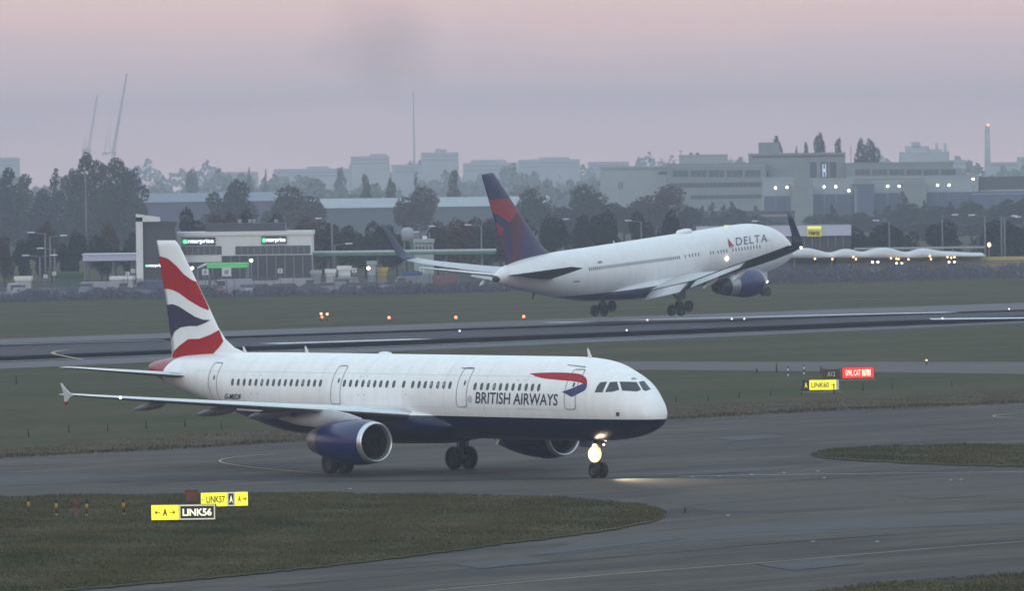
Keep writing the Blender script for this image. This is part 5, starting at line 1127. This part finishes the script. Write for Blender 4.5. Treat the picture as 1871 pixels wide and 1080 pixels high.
for px, py in ((1489, 473), (1521, 473.5), (1559, 469.5), (1564, 473.5), (1628, 472), (1638, 473), (1642, 473.5), (1660, 474), (1699, 468), (1701, 473.5), (1731, 470), (1738, 471), (1744, 470)):
    a = at(px, py, DW - .5); t = MB(); t.lathe([(-.13, .01), (-.08, .1), (0, .13), (.08, .1), (.13, .01)], (a.x - cx0, -.5, a.z), 'z', 10); t.build('lamp', M['lampy'], e)
e = empty('orange_lamp', (X(1808, 1300), 1300, 0), 'orange lamp on a pole at the far right above the tan wall', 'lamp'); p = at(1808, 447, 1300)
q = MB(); q.tube((0, 0, 0), (0, 0, p.z), .07, n=8); q.build('pole', M['pole'], e); q = MB(); q.lathe([(-.35, .01), (-.2, .22), (.1, .25), (.35, .01)], (0, 0, p.z), 'z', 10); q.build('lamp', M['lampy'], e)
e, lc = bld('tan_wall', 'low yellowish tan wall behind the hedge at the right edge', 1530, 1900, 470.5, 1283, 1, M['tan'], cat='wall'); 
e, lc = bld('shelter_wall', 'low dark plinth of the bays under the wavy canopy', 1440, 1529, 472, 1284, 1, M['darkc'], cat='wall')
e = empty('tarmac_screen', (X(1680, 1300), 1300, 0), 'thin pale line of a guard rail above the wavy canopy', 'guard rail'); a = at(1560, 452.5, 1300); b = at(1800, 450, 1300); cx0 = e.location.x
q = MB(); q.box(a.x - cx0, 0, a.z - .3, b.x - cx0, .15, a.z); q.build('rail', M['concrete2'], e)
for k in range(9): xx = a.x - cx0 + (b.x - a.x) * k / 8; q = MB(); q.tube((xx, .08, 0), (xx, .08, a.z - .3), .06, n=6); q.build('post', M['pole'], e)
# lamp posts
def lamp_post(px, ty, D, arm, label, double=False):
    e = empty('street_lamp', (X(px, D, (ty + gy(px, D)) / 2), D, 0), label, 'street lamp', 'street lamps'); z = top(px, ty, D)
    q = MB(); q.tube((0, 0, 0), (0, 0, z), .16, .09, n=8); q.build('pole', M['pole'], e)
    for s_ in ((-1, 1) if double else (arm,)):
        q = MB(); q.tube((0, 0, z - .1), (s_ * 1.5, 0, z + .1), .06, n=6); q.build('arm', M['pole'], e)
        q = MB(); q.loft([[(s_ * (1.4 + u), w2, z + .1 + h2) for w2, h2 in ((-.16 * k, -.05), (.16 * k, -.05), (.1 * k, .1), (-.1 * k, .1))] for u, k in ((0, .6), (.3, 1), (.8, .9), (.95, .4))], smooth=False); q.build('lamp_head', M['plate'], e)
for px, ty, D, arm, db, lb in [(83, 426, 1230, -1, 0, 'street lamp with left arm above the dark bush at the left'), (92, 432, 1240, 1, 0, 'street lamp just right of the left armed lamp'), (73, 468, 1210, 1, 1, 'short double armed lamp at the left'), (100, 455, 1215, -1, 0, 'shortest lamp beside the lamp cluster at the left'), (607, 400, 1290, -1, 0, 'street lamp right of the white car hire building'), (612, 447, 1220, 1, 0, 'short lamp in front of the middle brown bushes'),
                               (766, 415, 1300, 1, 0, 'street lamp right of the water tank with arm to the right'), (785, 425, 1290, -1, 0, 'lower street lamp right of the water tank'), (880, 412, 1285, -1, 0, 'street lamp left of the widebody tail fin'), (1172, 404, 1330, -1, 0, 'street lamp above the middle of the departing airliner'), (1012, 402, 1340, 1, 0, 'faint street lamp above the rear of the departing airliner'), (1403, 405, 1340, -1, 0, 'street lamp above the nose of the departing airliner'),
                               (1722, 394, 1320, 1, 0, 'street lamp over the tan wall, leftmost of the right group'), (1800, 394, 1310, -1, 0, 'street lamp left of the orange lamp'), (1830, 396, 1320, 1, 0, 'left lamp of the close pair at the right edge'), (1836, 398, 1300, 1, 0, 'right lamp of the close pair at the right edge'), (1625, 404, 1320, -1, 0, 'faint street lamp above the wavy canopy')]:
    lamp_post(px, ty, D, arm, lb, bool(db))
# tall mast pole at left, info boards on poles
e = empty('flag_pole', (X(157, 1330, 390), 1330, 0), 'tall thin pole in front of the tall trees at the left', 'pole'); q = MB(); z = top(157, 318, 1330); q.tube((0, 0, 0), (0, 0, z), .17, .08, n=8); q.build('pole', M['pole'], e); q = MB(); q.lathe([(-.15, .01), (0, .15), (.15, .01)], (0, 0, z + .1), 'z', 8); q.build('finial', M['pole'], e)
for k, (px, py, s_) in enumerate([(83, 505, 7), (99, 500, 7), (233, 500, 7), (243, 495, 7), (375, 497, 12), (414, 497, 17), (512, 495, 9), (647, 494, 9), (771, 492, 9)]):
    D = 1150; p = at(px, py, D); w_ = s_ * D / F / 2; e = empty('board_sign', (p.x, D, 0), 'small white board on a pole behind the perimeter fence, %s from the left' % ORD[k], 'sign', 'small white boards')
    q = MB(); q.box(-w_, -.04, p.z - w_ * .9, w_, .04, p.z + w_ * .9); q.build('board', M['plate'], e); q = MB(); q.tube((0, .08, 0), (0, .08, p.z), .05, n=6); q.build('pole', M['pole'], e)
    q = MB(); q.box(-w_ * .45, -.06, p.z - w_ * .5, w_ * .4, -.042, p.z + w_ * .45); q.build('symbol', M['grey'], e)
# ---- perimeter fence, hedge, parked vehicles ---------------------
FP = [gnd(*p) for p in [(-260, 556), (0, 552), (320, 545), (560, 541), (700, 539), (1420, 518.6), (1871, 508), (2200, 501)]]
def along(n, off=0.):
    L_ = [0]
    for a, b in zip(FP, FP[1:]): L_.append(L_[-1] + (b - a).length)
    out = []
    for t in np.linspace(0, L_[-1], n):
        i = min(np.searchsorted(L_, t, 'right') - 1, len(FP) - 2); a, b = FP[i], FP[i + 1]; d = (b - a).normalized(); out.append(a + d * (t - L_[i]) + Vector((-d.y, d.x, 0)) * off)
    return out, L_[-1]
MF = bpy.data.materials.new('fence_mesh'); MF.use_nodes = True; n_ = MF.node_tree.nodes; l_n = MF.node_tree.links
tr = n_.new('ShaderNodeBsdfTransparent'); mxs = n_.new('ShaderNodeMixShader'); mxs.inputs[0].default_value = .5
l_n.new(tr.outputs[0], mxs.inputs[1]); l_n.new(n_['Principled BSDF'].outputs[0], mxs.inputs[2]); l_n.new(mxs.outputs[0], n_['Material Output'].inputs[0]); n_['Principled BSDF'].inputs['Base Color'].default_value = (.085, .095, .13, 1)
e = empty('perimeter_fence', FP[0], 'long grey mesh perimeter fence between the far grass and the road', 'fence')
P, Ltot = along(90); q = MB()
for a, b in zip(P, P[1:]): q.add([a - FP[0], b - FP[0], b - FP[0] + Vector((0, 0, 2.5)), a - FP[0] + Vector((0, 0, 2.5))], [(0, 1, 2, 3)])
q.build('mesh_panels', MF, e)
for p in P: q = MB(); p = p - FP[0]; q.tube(p, p + Vector((0, 0, 2.6)), .04, n=6); q.build('post', M['darkc'], e)
# scrub behind the fence
HN = 26000; P, _ = along(400); Pn = np.array([[p.x, p.y] for p in P]); i = rng.integers(0, 399, HN); t = rng.uniform(0, 1, HN)[:, None]; base = Pn[i] * (1 - t) + Pn[i + 1] * t
d = Pn[i + 1] - Pn[i]; d /= np.linalg.norm(d, axis=1)[:, None]; nn = np.stack([-d[:, 1], d[:, 0]], 1); s_ = (i + t[:, 0])
hh = 1.15 + .5 * np.sin(s_ * .33) + .35 * np.sin(s_ * 1.1 + 1) + .25 * np.sin(s_ * 2.7); hh = np.where(s_ > 255, hh * .8 + .75, hh * .78)
w2 = rng.uniform(.8, 4.2, HN); z = hh * rng.uniform(0, 1, HN) ** .7 * (1 - ((w2 - 2.5) / 2.6) ** 2 * .4); z = np.maximum(z, .05)
C = np.stack([base[:, 0] + nn[:, 0] * w2, base[:, 1] + nn[:, 1] * w2, z], 1)
u = rng.normal(size=(HN, 3)); u /= np.linalg.norm(u, axis=1)[:, None]; w3 = np.cross(u, rng.normal(size=(HN, 3))); w3 /= np.linalg.norm(w3, axis=1)[:, None]; ss = rng.uniform(.08, .26, HN)[:, None]
V = np.stack([C - u * ss, C - w3 * ss, C + u * ss, C + w3 * ss], 1).reshape(-1, 3); V[:, 2] = np.maximum(V[:, 2], 0.01)
o = raw('scrub_hedge', V, np.arange(4 * HN).reshape(-1, 4), mat('scrub_leaves', (.055, .055, .075), .9, col2=(.12, .12, .15), scale=.35, spec=.1)); tag(o, 'grey violet scrub growing along the perimeter fence', 'hedge', kind='stuff')
# vehicles
CARP = {}
def car_parts(kind, colm):
    key = (kind, colm.name)
    if key in CARP: return CARP[key]
    van = kind == 'van'; Lh = 2.25 if not van else 2.6; Hb = .85 if not van else 1.0
    side = ([(-2.2, .35), (-2.25, .8), (-1.9, .98), (-.95, 1.05), (1.3, 1.08), (1.95, 1.0), (2.2, .75), (2.2, .35)] if not van else [(-2.6, .35), (-2.62, 1.0), (-2.2, 1.2), (2.55, 1.2), (2.6, .35)])
    cab = ([(-1.1, 1.04), (-.45, 1.45), (.9, 1.47), (1.6, 1.07)] if not van else [(-2.3, 1.19), (-1.7, 2.1), (2.5, 2.15), (2.56, 1.19)])
    def ext(P, w0, w1, z0=None):
        q = MB(); n = len(P); zt = max(p[1] for p in P)
        q.add([(a, -(w0 if b < zt * .8 or w0 == w1 else w1), b) for a, b in P] + [(a, (w0 if b < zt * .8 or w0 == w1 else w1), b) for a, b in P], [tuple(range(n)), tuple(range(n, 2 * n))[::-1]] + [(i, (i + 1) % n, n + (i + 1) % n, n + i) for i in range(n)]); return q
    ps = []
    b = ext(side, .88, .88).build('body', colm); ps.append(b)
    c = ext(cab, .80, .66) .build('cabin', colm if van else M['glass']); ps.append(c)
    if not van:
        q = MB(); q.box(-.4, -.64, 1.472, .88, .64, 1.50); ps.append(q.build('roof', colm))
    else:
        q = MB(); q.box(-2.0, -.83, 1.3, -1.0, .83, 1.9); ps.append(q.build('window', M['glass']))
    for x in (-1.4, 1.4):
        for y in (-.8, .8): q = MB(); q.lathe([(-.12, .01), (-.12, .2), (-.1, .33), (.1, .33), (.12, .2), (.12, .01)], (x, y, .33), 'y', 14); ps.append(q.build('wheel', M['tyre']))
    for y in (-.6, .6): q = MB(); q.box(-Lh - .02, y - .15, .62, -Lh + .12, y + .15, .78); ps.append(q.build('headlight', M['plate']))
    CARP[key] = [(o.name.split('.')[0], o.data) for o in ps]
    for o in ps: bpy.data.objects.remove(o)
    return CARP[key]
CM = {k: mat('car_' + k, c, .3, var=.03) for k, c in {'white': (.42, .44, .48), 'silver': (.22, .24, .27), 'black': (.02, .02, .025), 'blue': (.025, .05, .14), 'red': (.2, .02, .02), 'grey': (.12, .13, .15)}.items()}
cnt = {}
def vehicle(kind, colr, px, D, rz, label, group='vehicles behind the perimeter fence', z=0.):
    e = empty('parked_' + kind, (gx(px, D), D, z), label, kind, group, rz)
    for nm, me in car_parts(kind, CM[colr]): o = bpy.data.objects.new(nm, me); COL.objects.link(o); o.parent = e
    return e
random.seed(11)
cols = ['white', 'silver', 'grey', 'black', 'blue', 'silver', 'white', 'grey', 'red', 'silver']
i = 0; px = 6
seq = []
while px < 900: seq.append(px); px += random.uniform(19, 30)
for px in (1480, 1500, 1530): seq.append(px)
for k, px in enumerate(seq):
    yf = np.interp(px, [0, 320, 560, 700, 1420, 1871], [552, 545, 541, 539, 518.6, 508]); D = gnd(px, yf).y + 7 + random.uniform(0, 12)
    c = cols[random.randrange(10)]; kd = 'van' if random.random() < .17 else 'car'; cnt[(c, kd)] = cnt.get((c, kd), 0) + 1
    vehicle(kd, c, px, D, random.choice([0, pi, .2, pi / 2 + random.uniform(-.4, .4)]), '%s parked %s behind the perimeter fence, the %s of that colour from the left' % (c, kd, onum(cnt[(c, kd)] - 1)))
for k, (x0, x1) in enumerate([(1594, 1604), (1638, 1648), (1734, 1744)]):
    pm = (x0 + x1) / 2; D = 1262; e = vehicle('car', ['silver', 'white', 'grey'][k], pm, D, pi / 2, 'car facing the airfield with headlights on, %s from the left under the wavy canopy' % ORD[k])
    for px in (x0, x1): a = at(px, 479 if k != 1 else 481, D - 2.4); q = MB(); q.lathe([(-.06, .01), (-.04, .15), (.04, .15), (.06, .01)], (-(D - (D - 2.4)), -(a.x - e.location.x), a.z), 'x', 10); q.build('lit_headlight', M['lampw'], e)
M['gshed'] = mat('green_shed', (.04, .085, .06), .8); M['bshed'] = mat('blue_shed', (.04, .09, .2), .8)
# bits under canopies
for k, (x0, x1, yt, yb, mm, lb) in enumerate([(202, 244, 505, 516, 'offwhite', 'low white kiosk under the lavender canopy'), (569, 586, 494, 509, 'concrete2', 'pale booth at the left under the long canopy'), (596, 612, 492, 506, 'offwhite', 'white booth beside the column under the long canopy'), (618, 640, 486, 492, 'offwhite', 'pale banner under the middle of the long canopy'), (672, 686, 477, 489, 'concrete2', 'pale square panel under the right part of the long canopy'), (689, 706, 489, 493, 'tan', 'yellowish sign strip under the long canopy'), (735, 770, 495, 507, 'bshed', 'blue low booth below the far wing'), (100, 150, 497, 509, 'gshed', 'dull green low shed left of the lavender canopy'), (28, 56, 505, 513, 'offwhite', 'low pale shed at the left edge')]):
    D = 1178 + k * 1.5; e, lc = bld('booth', lb, x0, x1, yt, D, 3, M[mm], cat='booth'); panel(e, lc, x0 + (x1 - x0) * .2, yt + 2, x0 + (x1 - x0) * .6, min(yt + 6, gy(x0, D) - 2), M['grey'], 'window')
# ---- far skyline -------------------------------------------------
DS = 6000
for k, (x0, x1, yt, lb, ex) in enumerate([(-40, 32, 288, 'hazy flat block at the left edge of the skyline', None), (641, 711, 285, 'left of the two hazy square skyline blocks', (676, 706, 281)), (770, 838, 278, 'hazy square skyline block right of the tall mast', (795, 816, 272)), (716, 768, 300, 'low hazy block between the two square skyline blocks', None), (846, 946, 297, 'long hazy block left of the widebody tail fin top', (860, 925, 292)), (947, 1060, 291, 'long hazy slab behind the first domed tree', (985, 1040, 287)), (1075, 1150, 295, 'hazy low block left of the pale office wing', None), (384, 470, 314, 'pale hazy building below the two pointed skyline trees', None), (500, 640, 308, 'long low hazy terrace left of the square skyline blocks', (560, 600, 304))]):
    e, lc = bld('skyline_block', lb, x0, x1, yt, DS + (k * 53) % 370, 30, M['far'], group='hazy skyline buildings')
    if ex: D_ = e.location.y; a = at(ex[0], ex[2], D_); b = at(ex[1], ex[2], D_); q = MB(); q.box(a.x - e.location.x, 3, a.z - 2, b.x - e.location.x, 20, a.z); q.build('roof_plant', M['far'], e)
    n = max(2, int((x1 - x0) / 12))
    for r_ in range(2):
        panel(e, lc, x0 + 3, yt + 5 + r_ * 7, x1 - 3, yt + 8 + r_ * 7, M['grey'], 'window_band', mull=n)
e, lc = bld('power_station', 'hazy blocky plant building with short stacks on the skyline at the right', 1648, 1735, 277, 5000, 30, M['far'])
for (x0, x1, yt) in ((1656, 1698, 267), (1668, 1682, 259), (1700, 1722, 272)): a = lc(x0, yt); b = lc(x1, yt); q = MB(); q.box(a[0], 4, a[1] - 3, b[0], 18, a[1]); q.build('upper_block', M['far'], e)
for px in (1713, 1728): a = lc(px, 261); q = MB(); q.tube((a[0], 8, 1), (a[0], 8, a[1]), .8, n=10); q.build('stack', M['far'], e)
e, lc = bld('skyline_block', 'hazy low block right of the plant building', 1736, 1766, 292, 5000, 20, M['far'], group='hazy skyline buildings'); panel(e, lc, 1738, 297, 1764, 300, M['grey'], 'window_band')
e, lc = bld('skyline_block', 'hazy stepped block at the right edge of the skyline', 1862, 1930, 286, 5100, 20, M['far'], group='hazy skyline buildings'); panel(e, lc, 1864, 292, 1928, 295, M['grey'], 'window_band')
e, lc = bld('skyline_block', 'hazy low block right of the tall chimney', 1808, 1862, 296, 5150, 20, M['far'], group='hazy skyline buildings'); panel(e, lc, 1812, 300, 1860, 303, M['grey'], 'window_band')
D = 4700; e = empty('chimney', (X(1804.5, D, 300), D, 0), 'slim tall chimney with a red light at the top right', 'chimney'); z = top(1804.5, 229, D)
q = MB(); q.lathe([(0, 1.9), (z * .6, 1.5), (z, 1.25), (z, .9)], (0, 0, 0), 'z', 20); q.build('shaft', M['far'], e); q = MB(); q.lathe([(z - 3.5, 1.0), (z - 3.4, 1.3), (z - 2.8, 1.3), (z - 2.7, 1.0)], (0, 0, 0), 'z', 20); q.build('gallery', M['darkc'], e)
q = MB(); q.lathe([(-.5, .01), (0, .5), (.5, .01)], (.5, -.5, z + .3), 'z', 10); q.build('warning_light', M['lampr'], e)
# mast
D = 5300; e = empty('radio_mast', (X(756, D, 240), D, 0), 'very thin tall mast between the two square skyline blocks', 'mast'); z = top(755, 166, D); q = MB()
for k in range(3): a = k * 2 * pi / 3; q.tube((.55 * cos(a), .55 * sin(a), 0), (.12 * cos(a), .12 * sin(a), z), .26, .18, n=6)
q.build('lattice', M['far'], e); q = MB(); nz = 26
for j in range(nz):
    z0_ = z * j / nz; z1_ = z * (j + 1) / nz; r0_ = .55 - .43 * j / nz
    for k in range(3): a = k * 2 * pi / 3; b = (k + 1) * 2 * pi / 3; q.tube((r0_ * cos(a), r0_ * sin(a), z0_), (r0_ * cos(b), r0_ * sin(b), z1_), .06, n=4)
q.build('bracing', M['far'], e)
# cranes with raised jibs
def crane(px, base_y, tip, D, label, s_=1.):
    jx = X(px, D, base_y); e = empty('luffing_crane', (jx, D, 0), label, 'crane', 'distant cranes'); z = top(px, base_y, D); t = at(tip[0], tip[1], D); dx = t.x - jx; dz = t.z - z
    def lattice(p0, p1, w0, w1, nb, nm):
        q = MB(); p0 = Vector(p0); p1 = Vector(p1); d = (p1 - p0).normalized(); a = d.orthogonal().normalized(); b = d.cross(a)
        C = lambda t, k: p0.lerp(p1, t) + (a * cos(k * pi / 2 + pi / 4) + b * sin(k * pi / 2 + pi / 4)) * (w0 + (w1 - w0) * t)
        for k in range(4): q.tube(C(0, k), C(1, k), .09 * s_, n=4)
        for j in range(nb):
            for k in range(4): q.tube(C(j / nb, k), C((j + 1) / nb, k + 1), .045 * s_, n=4)
        return q.build(nm, M['far'], e)
    lattice((0, 0, 0), (0, 0, z), 1.0, 1.0, 14, 'tower'); lattice((0, 0, z), (dx, 0, dz + z), .8, .22, 22, 'jib')
    q = MB(); q.box(-3.2 * s_, -.9, z - .6, 1.0 * s_, .9, z + .2); q.box(-3.4 * s_, -.7, z - 1.4, -1.8 * s_, .7, z - .62); q.build('counter_jib', M['far'], e)
    q = MB(); q.tube((-.6 * s_, 0, z), (-1.8 * s_, 0, z + 5.5 * s_), .16, n=4); q.tube((-2.8 * s_, 0, z), (-1.8 * s_, 0, z + 5.5 * s_), .16, n=4); q.build('a_frame', M['far'], e)
    q = MB(); q.box(.3, -1.0, z - 1.6, 1.5, -.1, z - .2); q.build('cab', M['far'], e)
    q = MB(); q.tube((-1.8 * s_, 0, z + 5.5 * s_), (dx * .92, 0, z + dz * .92), .04, n=4); q.build('pendant', M['far'], e)
crane(207, 278, (232, 133), 5000, 'hazy crane with a steep raised jib, nearer and right of its pair', 1.8)
crane(162, 272, (178, 174), 5300, 'fainter hazy crane left of the other crane', 1.2)
# far woodland belt
LM['hazy'] = leafmat('hazy_leaves', (.09, .11, .10), (.15, .17, .15))  # leaf colour lightened so haze is partly in the paint
WN = 70000; xw = rng.uniform(-560, 560, WN); layer = rng.integers(0, 3, WN); yw = np.array([3400, 4600, 6300])[layer] + rng.uniform(-40, 40, WN)
hp = 6.5 + 2.6 * np.sin(xw * .05 + layer * 2) + 1.8 * np.sin(xw * .17 + layer) + 1.3 * np.sin(xw * .43 + 2 * layer) + .8 * np.sin(xw * 1.1); hp *= np.array([1.2, 1.7, 2.5])[layer]; hp = np.maximum(hp, 2.5)
xx_ = (xw - 0) * F / yw + CX
C = np.stack([xw * yw / 4600, yw, hp * rng.uniform(0, 1, WN) ** .6], 1); u = rng.normal(size=(WN, 3)); u /= np.linalg.norm(u, axis=1)[:, None]; w3 = np.cross(u, rng.normal(size=(WN, 3))); w3 /= np.linalg.norm(w3, axis=1)[:, None]; ss = rng.uniform(.6, 2.0, WN)[:, None]
V = np.stack([C - u * ss, C - w3 * ss, C + u * ss, C + w3 * ss], 1).reshape(-1, 3); V[:, 2] = np.maximum(V[:, 2], 0.01)
o = raw('far_woodland', V, np.arange(4 * WN).reshape(-1, 4), LM['hazy']); tag(o, 'far hazy woodland belt along the horizon', 'woodland', kind='stuff')
# road and forecourt behind the fence
P, _ = along(40, 9)
strip('perimeter_road', [(p.x, p.y) for p in along(40, 22)[0]], 26, .02, MA, px=False)

# ================================================================== air
hz = MB(); hz.box(-1300, -80, -1, 1300, 8000, 82); ho = hz.build('haze', None or M['offwhite']); ho.data.materials.clear()
hm = bpy.data.materials.new('haze_air'); hm.use_nodes = True; hn = hm.node_tree.nodes; hn.remove(hn['Principled BSDF'])
pv = hn.new('ShaderNodeVolumePrincipled'); pv.inputs['Density'].default_value = .000195; pv.inputs['Color'].default_value = (.58, .64, .755, 1); pv.inputs['Anisotropy'].default_value = 0.0
hm.node_tree.links.new(pv.outputs[0], hn['Material Output'].inputs['Volume']); ho.data.materials.append(hm); ho['kind'] = 'stuff'; ho['label'] = 'thin grey blue dusk haze filling the air'; ho['category'] = 'haze'
